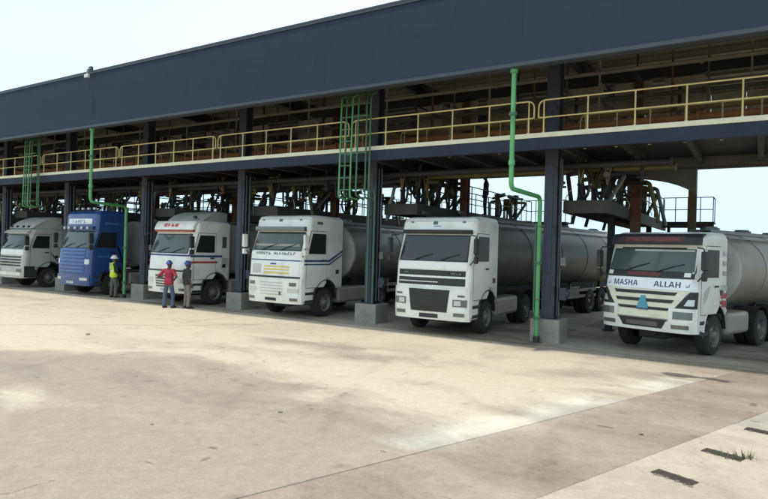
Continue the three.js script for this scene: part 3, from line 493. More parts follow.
function buildTruck(o) {
  const t = thing('tanker_truck', o.label, 'tanker truck', o.pos, o.ry || 0, 'tanker trucks under the gantry');
  t.userData.group = 'tanker trucks at the loading gantry';
  const K = cabKit(o), W = o.W, cab = mesh('cab', K.body, M[o.paint], t);
  const add = (name, g, m, p = cab, keep = false) => mesh(name, Array.isArray(g) ? g : [g], typeof m === 'string' ? M[m] : m, p, keep);
  const ws = o.windscreen; // [y0, y1, half width bottom, half width top]
  add('windscreen_seal', K.patch([[-ws[2] - 0.035, ws[0] - 0.035], [ws[2] + 0.035, ws[0] - 0.035], [ws[3] + 0.035, ws[1] + 0.035], [-ws[3] - 0.035, ws[1] + 0.035]], 0.006, 0.03), 'black');
  add('windscreen', K.patch([[-ws[2], ws[0]], [ws[2], ws[0]], [ws[3], ws[1]], [-ws[3], ws[1]]], 0.014, 0.02, 24, 6), o.glass || 'glass');
  for (const s of [-0.5, 0.35]) { const a = [s - 0.1, ws[0] - 0.02], b = [s + 0.32, ws[0] + 0.14]; add('wiper', [bar([a[0], a[1], K.zf(a[0], a[1]) + 0.05], [b[0], b[1], K.zf(b[0], b[1]) + 0.035], 0.012, 6), bar([b[0] - 0.32, b[1] - 0.12, K.zf(b[0] - 0.3, b[1] - 0.12) + 0.035], [b[0] + 0.2, b[1] + 0.05, K.zf(b[0] + 0.2, b[1] + 0.05) + 0.035], 0.01, 6)], 'black'); }
  // doors: panel, window, handle, steps
  const dw = o.door; // z front, z rear, y bottom, belt y, top y
  for (const sx of [1, -1]) {
    add('door_seal', K.side([[dw[0] + 0.018, dw[2] - 0.018], [dw[0] + 0.018, dw[3] + 0.06], [dw[0] - 0.21 * (o.rake ?? 1), dw[4] + 0.018], [dw[1] - 0.018, dw[4] + 0.018], [dw[1] - 0.018, dw[2] + 0.14], [dw[1] + 0.14, dw[2] - 0.018]], sx, 0.003), 'black');
    add('door', K.side([[dw[0], dw[2]], [dw[0], dw[3] + 0.05], [dw[0] - 0.22 * (o.rake ?? 1), dw[4]], [dw[1], dw[4]], [dw[1], dw[2] + 0.15], [dw[1] + 0.15, dw[2]]], sx, 0.010), M[o.doorPaint || o.paint]);
    add('door_window', K.side([[dw[0] - 0.09, dw[3]], [dw[0] - 0.09, dw[3] + 0.1], [dw[0] - 0.28 * (o.rake ?? 1), dw[4] - 0.08], [dw[1] + 0.07, dw[4] - 0.08], [dw[1] + 0.07, dw[3]]], sx, 0.020), 'sideGlass');
    add('door_handle', rbx(0.03, 0.05, 0.2, 0.01, sx * (W / 2 + 0.03), dw[3] - 0.22, dw[1] + 0.2), 'black');
    add('side_vent', K.side([[-o.len + 0.3, 1.5], [-o.len + 0.3, 1.64], [-o.len + 0.48, 1.64], [-o.len + 0.48, 1.5]], sx, 0.012), 'black');
    // mirrors
    const mz = dw[0] + 0.22, my = (dw[3] + dw[4]) / 2;
    add('mirror', [rbx(0.1, 0.46, 0.22, 0.04, sx * (W / 2 + 0.17), my + 0.02, mz + 0.05), rbx(0.09, 0.2, 0.2, 0.04, sx * (W / 2 + 0.17), my - 0.36, mz + 0.05)], o.mirror || 'plastic');
    add('mirror_arm', bend([[sx * (W / 2 - 0.05), my + 0.34, mz - 0.06], [sx * (W / 2 + 0.15), my + 0.32, mz + 0.04], [sx * (W / 2 + 0.15), my - 0.3, mz + 0.04], [sx * (W / 2 - 0.05), my - 0.5, mz - 0.06]], 0.016, 0.06, 6), 'black');
    // step well under the door, fender lip
    add('step', [rbx(0.06, 0.1, 0.46, 0.02, sx * (W / 2 - 0.02), 0.58, dw[0] - 0.38 + 0.2), rbx(0.06, 0.1, 0.46, 0.02, sx * (W / 2 - 0.02), 0.85, dw[0] - 0.38 + 0.2)].slice(0, o.axle < -1.2 ? 2 : 1), 'plastic');
    const lip = new THREE.TorusGeometry(0.675, 0.03, 6, 20, Math.PI * 0.8); lip.rotateY(-Math.PI / 2); lip.translate(sx * (W / 2 - 0.01), 0.62, o.axle); add('wheel_arch', lip, o.archMat || 'plastic');
  }
  for (const sx of [1, -1]) { const pts = []; const ng = new THREE.BufferGeometry(); const idx = []; for (let i = 0; i <= 20; i++) { const a = i / 20 * Math.PI; for (const xx of [0, 0.55]) pts.push(sx * (W / 2 - 0.012 - xx), 0.62 + 0.645 * Math.sin(a), o.axle + 0.645 * Math.cos(a)); if (i) { const k = i * 2; idx.push(k - 2, k - 1, k, k - 1, k + 1, k); } } ng.setAttribute('position', new THREE.Float32BufferAttribute(pts, 3)); ng.setIndex(idx); ng.computeVertexNormals(); add('wheel_arch_liner', ng, M.linerBlack); }
  add('cab_floor', bx(W - 0.3, 0.08, o.len - 0.3, 0, 0.98, -o.len / 2 - 0.1), 'chassis');
  // chassis, engine, front axle
  const AX = o.axle, RX = o.rear; // rear axle z list
  const ch0 = -0.35, ch1 = RX[RX.length - 1] - 0.7;
  for (const s of [-1, 1]) mesh('chassis_rail', [bx(0.08, 0.26, ch0 - ch1, s * 0.42, 0.86, (ch0 + ch1) / 2)], M.chassis, t);
  mesh('engine', [rbx(0.7, 0.55, 1.5, 0.05, 0, 0.62, -1.2), bx(1.9, 0.12, 0.14, 0, 0.46, AX), bx(0.4, 0.5, 0.1, 0, 0.7, -0.35)], M.chassis, t);
  for (const s of [-1, 1]) wheel(t, s * (W / 2 - 0.18), 0.5, AX, s);
  for (const z of RX) { for (const s of [-1, 1]) wheel(t, s * (W / 2 - 0.31), 0.5, z, s, true); mesh('axle', [bar([-0.8, 0.5, z], [0.8, 0.5, z], 0.11, 10), rbx(0.5, 0.44, 0.44, 0.15, 0, 0.5, z)], M.chassis, t); }
  for (const s of [-1, 1]) {
    const fz = (AX - 0.85 + RX[0] + 0.75) / 2, fl = Math.max(0.7, AX - 0.85 - RX[0] - 0.75);
    mesh('fuel_tank', [rbx(0.55, 0.6, fl, 0.12, s * (W / 2 - 0.33), 0.72, fz)], M[o.fuel || 'tankGrey'], t);
    mesh('rear_mudguard', RX.map(z => { const q = new THREE.CylinderGeometry(0.58, 0.58, 0.6, 16, 1, true, -Math.PI * 0.42, Math.PI * 0.84); q.rotateZ(Math.PI / 2); q.rotateX(0); const qq = q; qq.rotateX(-Math.PI / 2); qq.translate(s * (W / 2 - 0.31), 0.52, z); return qq; }), M.plastic, t);
  }
  mesh('fifth_wheel', [rbx(0.9, 0.14, 0.9, 0.05, 0, 1.1, RX[0] + 0.1)], M.chassis, t);
  o.details && o.details(K, add, cab, t);
  // trailer tank
  const T = o.tank; if (T) {
    const L = T.z0 - T.z1, prof = []; const hd = 0.2; prof.push([0.001, 0]); for (let i = 1; i <= 8; i++) { const a = i / 8 * Math.PI / 2; prof.push([Math.sin(a), hd * (1 - Math.cos(a))]); }
    const nb = 5; for (let i = 1; i < nb; i++) { const y = hd + (L - 2 * hd) * i / nb; prof.push([1, y - 0.04], [1.012, y - 0.03], [1.012, y + 0.03], [1, y + 0.04]); }
    for (let i = 8; i >= 1; i--) { const a = i / 8 * Math.PI / 2; prof.push([Math.sin(a), L - hd * (1 - Math.cos(a))]); } prof.push([0.001, L]);
    const g = new THREE.LatheGeometry(prof.map(p => new THREE.Vector2(p[0], p[1])), 48); g.rotateX(-Math.PI / 2); g.scale(T.rx, T.ry, 1); g.translate(0, T.y, T.z0); g.computeVertexNormals();
    const nBefore = t.children.length;
    const tank = mesh('tank', g, M[T.mat], t);
    const hp = [[0.001, -0.006]]; for (let i = 1; i <= 8; i++) { const a = i / 8 * Math.PI / 2; hp.push([Math.sin(a) * 1.004, hd * (1 - Math.cos(a)) - 0.006]); } hp.push([1.004, hd + 0.06]);
    const hg = new THREE.LatheGeometry(hp.map(p => new THREE.Vector2(p[0], p[1])), 48); hg.rotateX(-Math.PI / 2); hg.scale(T.rx, T.ry, 1); hg.translate(0, T.y, T.z0); hg.computeVertexNormals(); mesh('tank_head', hg, M.tankHead, tank);
    const top = T.y + T.ry;
    mesh('catwalk', [bx(0.5, 0.03, L - 1.2, 0, top + 0.06, (T.z0 + T.z1) / 2), ...[-0.27, 0.27].map(x => bx(0.03, 0.1, L - 1.2, x, top + 0.03, (T.z0 + T.z1) / 2))], M.galv, tank);
    for (let i = 0; i < 4; i++) { const z = T.z0 - 1.2 - i * (L - 2.2) / 3.2; mesh('manhole', [bar([0.0, top - 0.02, z], [0.0, top + 0.14, z], 0.26, 18), bar([0.0, top + 0.14, z], [0.0, top + 0.18, z], 0.2, 18)], M.galv, tank); }
    mesh('spill_rail', [...[-0.62, 0.62].map(x => bar([x * T.rx, T.y + T.ry * 0.79 + 0.05, T.z0 - 0.5], [x * T.rx, T.y + T.ry * 0.79 + 0.05, T.z1 + 0.5], 0.03, 6))], M.galv, tank);
    for (const s of [-1, 1]) mesh('subframe', [bx(0.12, 0.3, L - 0.9, s * 0.45, T.y - T.ry - 0.02, (T.z0 + T.z1) / 2), ...[0.12, 0.35, 0.6, 0.85].map(q => bx(0.06, 0.55, 0.5, s * 0.55, T.y - T.ry + 0.12, T.z0 - L * q))], M.chassis, t);
    if (T.skirt) for (const s of [-1, 1]) mesh('side_guard', [bx(0.04, 0.12, L * 0.4, s * (W / 2 - 0.08), 0.75, T.z0 - L * 0.48), bx(0.04, 0.12, L * 0.4, s * (W / 2 - 0.08), 1.0, T.z0 - L * 0.48), ...[0.3, 0.48, 0.66].map(q => bx(0.05, 0.6, 0.06, s * (W / 2 - 0.12), 0.95, T.z0 - L * q))], M[T.mat], t);
    for (const z of T.axles) { for (const s of [-1, 1]) wheel(t, s * (W / 2 - 0.31), 0.5, z, s, true); mesh('axle', [bar([-0.8, 0.5, z], [0.8, 0.5, z], 0.09, 10)], M.chassis, t); }
    for (const s of [-1, 1]) mesh('landing_leg', [bx(0.12, 0.75, 0.12, s * 0.6, 0.72, T.z0 - L * 0.30), bx(0.24, 0.03, 0.24, s * 0.6, 0.33, T.z0 - L * 0.30)], M.chassis, t);
    mesh('ladder', [bar([0.35, 0.8, T.z1 - 0.05], [0.35, top, T.z1 - 0.05], 0.02, 6), bar([0.75, 0.8, T.z1 - 0.05], [0.75, top, T.z1 - 0.05], 0.02, 6), ...Array.from({ length: 8 }, (_, i) => bar([0.35, 0.95 + i * 0.3, T.z1 - 0.05], [0.75, 0.95 + i * 0.3, T.z1 - 0.05], 0.016, 6)), bx(0.5, 0.05, 0.2, 0.55, 1.2, T.z1 + 0.02)], M.galv, t);
    mesh('rear_bumper', [bx(2.3, 0.14, 0.08, 0, 0.62, T.z1 + 0.1), bx(0.1, 0.5, 0.1, -0.6, 0.9, T.z1 + 0.15), bx(0.1, 0.5, 0.1, 0.6, 0.9, T.z1 + 0.15)], M.chassis, t);
    mesh('valve_box', [rbx(0.5, 0.5, 1.1, 0.04, W / 2 - 0.4, T.y - T.ry - 0.25, T.z0 - L * 0.52)], M.tankDark, t);
    if (T.yaw) { const kp = V(0, 0, RX[0] + 0.3), q = new THREE.Quaternion().setFromAxisAngle(V(0, 1, 0), T.yaw); for (const c of t.children.slice(nBefore)) { c.position.sub(kp).applyQuaternion(q).add(kp); c.quaternion.premultiply(q); } }
    // suzie hoses between cab and tank
    mesh('air_hose', [...bend([[-0.3, 1.2, -o.len], [-0.35, 1.7, -o.len - 0.2], [-0.3, 1.5, T.z0 + 0.1]], 0.02, 0.15, 6), ...bend([[0.3, 1.2, -o.len], [0.3, 1.8, -o.len - 0.2], [0.25, 1.5, T.z0 + 0.1]], 0.02, 0.15, 6)], M.red, t);
  }
  return t;
}
const frontStd = (y0, H, belt = 2.05, wsTop = 2.92) => [[y0, -0.03], [y0 + 0.35, 0.0], [1.3, 0.0], [belt, -0.06], [wsTop, -0.36], [wsTop + 0.08, -0.33], [H - 0.12, -0.40], [H, -0.52]];
const illeg = (bg, fg, n, seedv, w = n * 6, h = 9) => textTex(w, h, (c) => { // worn lettering, no readable characters in the photograph
  c.fillStyle = bg; c.fillRect(0, 0, w, h); c.fillStyle = fg; let s = seedv; const r = () => { s = (s * 16807) % 2147483647; return s / 2147483647; };
  const cw = w * 0.86 / n; for (let i = 0; i < n; i++) { if (r() < 0.12) continue; const x = w * 0.07 + i * cw; c.fillRect(x, h * 0.2, cw * 0.26, h * 0.6); if (r() < 0.8) c.fillRect(x, h * (r() < 0.5 ? 0.2 : 0.44), cw * 0.7, h * 0.17); if (r() < 0.6) c.fillRect(x + cw * 0.48, h * 0.2, cw * 0.24, h * 0.6); if (r() < 0.5) c.fillRect(x, h * 0.64, cw * 0.7, h * 0.16); }
});
const texMat = (t, rough = 0.45) => new THREE.MeshStandardMaterial({ map: t, roughness: rough });

// --- white tanker with black grille (middle right)
buildTruck({
  label: 'white tanker truck with black grille bands and a big black lower grille', pos: [-3.12, FLOOR, 0.4], W: 2.46, paint: 'white', front: frontStd(0.45, 3.4, 2.12, 2.93), roof: [[-0.9, 3.46], [-2.1, 3.46], [-2.25, 3.3]], len: 2.25, axle: -1.42, rear: [-5.0], top: 3.46,
  windscreen: [2.16, 2.86, 1.08, 1.04], door: [-0.33, -1.45, 1.05, 2.15, 2.95], archMat: 'plastic',
  tank: { z0: -2.75, z1: -15.6, y: 2.32, rx: 1.22, ry: 1.18, yaw: -0.15, mat: 'tankDark', axles: [-10.8, -12.1, -13.4], skirt: true },
  details(K, add, cab) {
    add('sun_visor', K.rect(-1.13, 1.13, 2.93, 3.05, 0.10, 0.11), 'black');
    for (const x of [-0.85, 0.85]) add('marker_lamp', rbx(0.1, 0.05, 0.05, 0.02, x, 3.28, K.zf(x, 3.28) + 0.01), 'lampDark');
    add('roof_emblem', K.rect(-0.13, 0.02, 3.2, 3.3, 0.006, 0.012), 'pipeGreenDark'); add('roof_emblem', K.rect(-0.1, 0.14, 3.14, 3.17, 0.006, 0.012), 'emblem');
    add('front_panel', K.rect(-1.12, 1.12, 1.90, 2.09, 0.02, 0.05), 'white');
    for (const [a, b] of [[1.71, 1.87], [1.44, 1.65]]) add('grille_band', K.rect(-1.08, 1.08, a, b, 0.006, 0.03), 'plastic');
    add('grille_strip', K.rect(-1.05, 0.25, 1.52, 1.545, 0.018, 0.02), 'white');
    add('lettering', K.rect(0.55, 1.0, 1.75, 1.82, 0.012, 0.01), texMat(illeg('#101012', '#8d9296', 5, 77)), cab, true); add('lettering', K.rect(-1.0, -0.7, 1.76, 1.82, 0.012, 0.01), texMat(illeg('#101012', '#8d9296', 3, 91)), cab, true);
    add('bumper', K.rect(-1.21, 1.21, 0.45, 1.36, 0.05, 0.10), 'white');
    add('lower_grille', K.patch([[-0.58, 0.68], [0.58, 0.68], [0.66, 1.32], [-0.66, 1.32]], 0.06, 0.03), 'plastic');
    for (let i = 0; i < 6; i++) add('grille_slat', K.rect(-0.57, 0.57, 0.74 + i * 0.09, 0.765 + i * 0.09, 0.072, 0.02), 'dark');
    for (const s of [-1, 1]) { const q = (a, b, c, d, m, n, off = 0.062) => add(n, s > 0 ? K.rect(a, b, c, d, off, 0.03) : K.rect(-b, -a, c, d, off, 0.03), m); q(0.76, 1.16, 0.86, 1.06, 'lampDark', 'headlight'); q(0.8, 1.0, 0.89, 1.03, 'lamp', 'headlight_lens', 0.07); q(0.78, 1.1, 0.58, 0.68, 'lampDark', 'fog_light'); q(0.9, 1.1, 1.14, 1.19, 'steelGrey', 'trim'); }
    add('number_plate', K.rect(-0.3, 0.3, 0.5, 0.62, 0.062, 0.02), 'plastic');
    for (const x of [-0.6, 0.6]) add('air_horn', [bar([x, 3.56, -1.0], [x, 3.58, -0.6], 0.05, 10), bx(0.04, 0.12, 0.04, x, 3.5, -0.9)], 'dark');
  }
});
// --- white tanker with blue side stripe
buildTruck({
  label: 'white tanker truck with a dark blue stripe along its cab side and yellow front stickers', pos: [-9.2, FLOOR, 0.4], W: 2.46, paint: 'white', front: frontStd(0.5, 3.48, 2.2, 2.95), roof: [[-0.9, 3.54], [-2.3, 3.54], [-2.45, 3.4]], len: 2.45, axle: -1.42, rear: [-5.0], top: 3.54, mirror: 'white',
  windscreen: [2.32, 2.9, 1.08, 1.04], glass: 'glassPale', door: [-0.33, -1.42, 1.05, 2.2, 2.98], fuel: 'tankGrey',
  tank: { z0: -3.0, z1: -12.2, y: 2.28, rx: 1.2, ry: 1.12, mat: 'tankPale', axles: [-8.8, -10.1, -11.4], skirt: true },
  details(K, add, cab) {
    add('sun_visor', K.rect(-1.12, 1.12, 2.96, 3.12, 0.14, 0.15), 'lampDark');
    for (const x of [-0.85, 0.85]) add('marker_lamp', rbx(0.1, 0.05, 0.05, 0.02, x, 3.36, K.zf(x, 3.36) + 0.01), 'lampDark');
    add('roof_emblem', K.rect(-0.1, 0.05, 3.3, 3.39, 0.006, 0.012), 'pipeGreenDark');
    add('sun_strip', K.rect(-1.0, 1.0, 2.44, 2.52, 0.019, 0.01), 'tankGrey'); add('lettering_panel', K.rect(-1.12, 1.12, 2.12, 2.26, 0.008, 0.02), texMat(illeg('#e4e4e0', '#4a5058', 16, 33)), cab, true);
    add('blue_line', K.rect(-1.16, 1.16, 1.94, 1.98, 0.006, 0.01), 'stripeBlue');
    add('front_panel', K.rect(-1.1, 1.1, 1.44, 1.88, 0.012, 0.03), 'white');
    add('sticker', K.rect(-0.98, -0.55, 1.5, 1.82, 0.02, 0.01), 'greyWhite');
    for (const [a, b] of [[1.72, 1.77], [1.62, 1.67], [1.50, 1.56]]) add('sticker', K.rect(-0.42, 0.72, a, b, 0.02, 0.01), 'yellowPlate');
    add('badge', K.rect(-0.12, 0.14, 1.81, 1.86, 0.022, 0.01), 'navy');
    add('panel_gap', K.rect(-1.14, 1.14, 1.36, 1.42, 0.006, 0.02), 'black');
    add('bumper', K.rect(-1.21, 1.21, 0.5, 1.35, 0.05, 0.10), 'white');
    for (let i = 0; i < 5; i++) add('grille_slat', K.rect(-0.52, 0.5, 0.78 + i * 0.1, 0.81 + i * 0.1, 0.058, 0.02), 'greyWhite');
    for (const s of [-1, 1]) { const q = (a, b, c, d, m, n, off = 0.062) => add(n, s > 0 ? K.rect(a, b, c, d, off, 0.03) : K.rect(-b, -a, c, d, off, 0.03), m); q(0.78, 1.05, 1.1, 1.22, 'lampDark', 'headlight'); q(0.72, 1.14, 0.88, 1.02, 'lamp', 'headlight_lens'); q(0.8, 1.1, 0.6, 0.7, 'lampDark', 'fog_light'); }
    add('number_plate', K.rect(-0.28, 0.22, 0.58, 0.68, 0.062, 0.02), 'plastic'); add('tow_eye', K.rect(0.36, 0.42, 0.78, 0.9, 0.062, 0.02), 'black');
    for (const sx of [1, -1]) for (const [y, h] of [[1.93, 0.07], [1.82, 0.045]]) add('side_stripe', K.side([[-0.2, y], [-0.2, y + h], [-1.55, y + h], [-2.36, y + h + 0.36], [-2.36, y + 0.36], [-1.6, y]], sx, 0.016, 0.012), 'stripeBlue');
    for (const sx of [1, -1]) add('side_badge', K.side([[-0.85, 3.22], [-0.85, 3.32], [-1.15, 3.32], [-1.15, 3.22]], sx, 0.01, 0.01), 'pipeGreenDark');
  }
});
// --- white tanker with red visor and roof deflector
buildTruck({
  label: 'white tanker truck with a red lettered visor, roof deflector and red side stripe', pos: [-14.85, FLOOR, 0.35], W: 2.46, paint: 'white', front: frontStd(0.5, 3.3, 2.05, 2.85), roof: [[-0.9, 3.36], [-2.1, 3.36], [-2.25, 3.2]], len: 2.25, axle: -1.42, rear: [-5.0], top: 3.36,
  windscreen: [2.08, 2.78, 1.06, 1.02], glass: 'glassPale', door: [-0.33, -1.42, 1.05, 2.1, 2.86],
  tank: { z0: -3.0, z1: -12.2, y: 2.25, rx: 1.18, ry: 1.1, mat: 'tankGrey', axles: [-8.8, -10.1, -11.4], skirt: true },
  details(K, add, cab, t) {
    add('sun_visor', K.rect(-1.16, 1.16, 2.98, 3.32, 0.16, 0.17), 'white'); add('visor_lettering', K.rect(-0.78, 0.78, 3.06, 3.26, 0.168, 0.012), texMat(illeg('#e6d9d6', '#a5202a', 6, 51)), cab, true);
    add('visor_edge', K.rect(-1.14, 1.14, 2.9, 2.97, 0.12, 0.13), 'red');
    const s = new THREE.Shape(); s.moveTo(-0.75, 3.3); s.quadraticCurveTo(-1.1, 3.72, -1.8, 3.78); s.lineTo(-2.2, 3.74); s.lineTo(-2.2, 3.3); s.closePath();
    const g = new THREE.ExtrudeGeometry(s, { depth: 1.9, bevelEnabled: true, bevelSize: 0.08, bevelThickness: 0.1, bevelOffset: -0.08, bevelSegments: 3, curveSegments: 12 }); g.translate(0, 0, -0.95); g.rotateY(-Math.PI / 2); add('roof_deflector', g, 'deflector');
    add('beacon', [rbx(0.14, 0.12, 0.14, 0.04, 0.75, 3.5, -0.75)], 'dark');
    add('blue_line', K.rect(-1.16, 1.16, 1.94, 2.01, 0.008, 0.012), 'stripeBlue'); add('front_panel', K.rect(-1.1, 1.1, 1.42, 1.9, 0.012, 0.03), 'white');
    add('panel_gap', K.rect(-1.14, 1.14, 1.34, 1.4, 0.006, 0.02), 'black');
    add('bumper', K.rect(-1.21, 1.21, 0.5, 1.33, 0.05, 0.10), 'white'); add('lower_grille', K.patch([[-0.5, 0.72], [0.5, 0.72], [0.56, 1.2], [-0.56, 1.2]], 0.058, 0.02), 'steelGrey');
    for (let i = 0; i < 4; i++) add('grille_slat', K.rect(-0.5, 0.5, 0.78 + i * 0.1, 0.81 + i * 0.1, 0.07, 0.02), 'white');
    for (const q of [-1, 1]) { const f = (a, b, c, d, m, n) => add(n, q > 0 ? K.rect(a, b, c, d, 0.062, 0.03) : K.rect(-b, -a, c, d, 0.062, 0.03), m); f(0.74, 1.14, 0.9, 1.08, 'lamp', 'headlight'); f(0.8, 1.1, 0.6, 0.7, 'lampDark', 'fog_light'); }
    add('number_plate', K.rect(-0.26, 0.26, 0.56, 0.67, 0.062, 0.02), 'greyWhite');
    for (const sx of [1, -1]) { add('side_stripe', K.side([[-0.15, 1.92], [-0.15, 2.0], [-1.75, 2.0], [-1.75, 1.92]], sx, 0.016, 0.012), 'navy'); add('side_stripe', K.side([[-0.15, 1.68], [-0.15, 1.76], [-1.5, 1.76], [-1.5, 1.68]], sx, 0.016, 0.012), 'red'); add('rear_window', K.side([[-1.75, 2.3], [-1.75, 2.75], [-1.98, 2.75], [-1.98, 2.3]], sx, 0.014, 0.02), 'lampDark'); add('locker', K.side([[-1.72, 1.5], [-1.72, 1.9], [-2.05, 1.9], [-2.05, 1.5]], sx, 0.012, 0.02), 'greyWhite'); }
  }
});
// --- blue tanker
buildTruck({
  label: 'blue tanker truck with slatted grille and white roof sign', pos: [-21.3, FLOOR, 0.4], W: 2.46, paint: 'blue', front: frontStd(0.45, 3.78, 2.1, 2.9), roof: [[-0.9, 3.84], [-1.88, 3.84], [-2.0, 3.7]], len: 2.0, axle: -1.3, rear: [-5.0], top: 3.84,
  windscreen: [2.14, 2.84, 1.08, 1.02], glass: 'glassPale', door: [-0.33, -1.45, 1.05, 2.15, 2.92],
  tank: { z0: -2.95, z1: -12.2, y: 2.35, rx: 1.18, ry: 1.12, mat: 'tankPale', axles: [-8.8, -10.1, -11.4], skirt: true },
  details(K, add, cab) {
    add('sun_visor', K.rect(-1.12, 1.12, 2.95, 3.1, 0.14, 0.15), 'navy');
    add('roof_sign', K.rect(-0.9, 0.9, 3.2, 3.44, 0.02, 0.04), texMat(illeg('#dfe4ea', '#7486a8', 7, 13)), cab, true);
    for (const x of [-0.85, -0.4, 0.05, 0.5]) add('roof_lamp', rbx(0.16, 0.12, 0.12, 0.04, x, 3.92, -0.75), 'lamp');
    for (const x of [-0.9, -0.5, 0, 0.5, 0.9]) add('spot_lamp', [bar([x, 3.02, K.zf(x, 3.02) + 0.15], [x, 3.02, K.zf(x, 3.02) + 0.22], 0.06, 12)], 'lamp');
    for (let i = 0; i < 7; i++) { add('grille_gap', K.rect(-0.92, 0.92, 0.98 + i * 0.16, 1.02 + i * 0.16, 0.005, 0.02), 'navy'); add('grille_slat', K.rect(-0.95, 0.95, 1.03 + i * 0.16, 1.11 + i * 0.16, 0.03, 0.04), 'blueLight'); }
    add('bumper', K.rect(-1.21, 1.21, 0.45, 0.92, 0.05, 0.10), 'blue');
    for (const q of [-1, 1]) { const f = (a, b, c, d, m, n, off = 0.03) => add(n, q > 0 ? K.rect(a, b, c, d, off, 0.03) : K.rect(-b, -a, c, d, off, 0.03), m); f(0.96, 1.18, 1.4, 1.62, 'lamp', 'headlight'); f(0.72, 1.15, 0.68, 0.8, 'lamp', 'fog_light', 0.062); }
    add('number_plate', K.rect(-0.26, 0.26, 0.52, 0.63, 0.062, 0.02), 'greyWhite');
    for (const sx of [1, -1]) { add('side_lettering', K.side([[-0.5, 1.72], [-0.5, 1.78], [-1.3, 1.78], [-1.3, 1.72]], sx, 0.016, 0.012), 'blueLight'); add('side_lettering', K.side([[-0.8, 3.2], [-0.8, 3.3], [-1.5, 3.3], [-1.5, 3.2]], sx, 0.01, 0.012), 'blueLight'); }
  }
});
// --- grey tanker, far left
buildTruck({
  label: 'grey-white older tanker truck with slanted roof deflector at the left edge', pos: [-27.1, FLOOR, 0.2], W: 2.42, paint: 'greyWhite', front: frontStd(0.5, 2.95, 2.0, 2.72), roof: [[-0.9, 3.0], [-2.0, 3.0], [-2.1, 2.9]], len: 2.1, axle: -1.38, rear: [-4.8], top: 3.0,
  windscreen: [1.98, 2.64, 1.06, 1.02], door: [-0.4, -1.4, 1.05, 2.0, 2.7],
  tank: { z0: -2.7, z1: -11.5, y: 2.2, rx: 1.16, ry: 1.08, mat: 'tankGrey', axles: [-8.4, -9.7, -11], skirt: true },
  details(K, add, cab) {
    add('sun_visor', K.rect(-1.12, 1.12, 2.74, 2.9, 0.16, 0.17), 'greyWhite');
    const s = new THREE.Shape(); s.moveTo(-0.45, 2.98); s.quadraticCurveTo(-0.9, 3.5, -1.7, 3.62); s.lineTo(-2.05, 3.6); s.lineTo(-2.05, 2.9); s.closePath();
    const g = new THREE.ExtrudeGeometry(s, { depth: 1.95, bevelEnabled: true, bevelSize: 0.08, bevelThickness: 0.12, bevelOffset: -0.08, bevelSegments: 3, curveSegments: 12 }); g.translate(0, 0, -0.975); g.rotateY(-Math.PI / 2); add('roof_deflector', g, 'greyWhite');
    for (const x of [-0.8, -0.3, 0.3, 0.8]) add('roof_lamp', rbx(0.14, 0.12, 0.1, 0.04, x, 3.08, -0.5), 'dark');
    add('front_panel', K.rect(-1.1, 1.1, 1.66, 1.9, 0.012, 0.03), 'white');
    for (let i = 0; i < 4; i++) add('grille_band', K.rect(-0.98, 0.98, 1.08 + i * 0.14, 1.16 + i * 0.14, 0.01, 0.03), 'plastic');
    add('bumper', K.rect(-1.19, 1.19, 0.5, 0.98, 0.05, 0.10), 'greyWhite'); add('bumper_bar', K.rect(-1.0, 1.0, 0.62, 0.78, 0.06, 0.02), 'white');
    for (const q of [-1, 1]) add('headlight', q > 0 ? K.rect(0.72, 1.1, 0.8, 0.95, 0.062, 0.03) : K.rect(-1.1, -0.72, 0.8, 0.95, 0.062, 0.03), 'lampDark');
    for (const sx of [1, -1]) add('lower_skirt', K.side([[-0.12, 0.55], [-0.12, 1.1], [-0.62, 1.1], [-0.72, 0.55]], sx, 0.012, 0.03), 'plastic');
  }
});
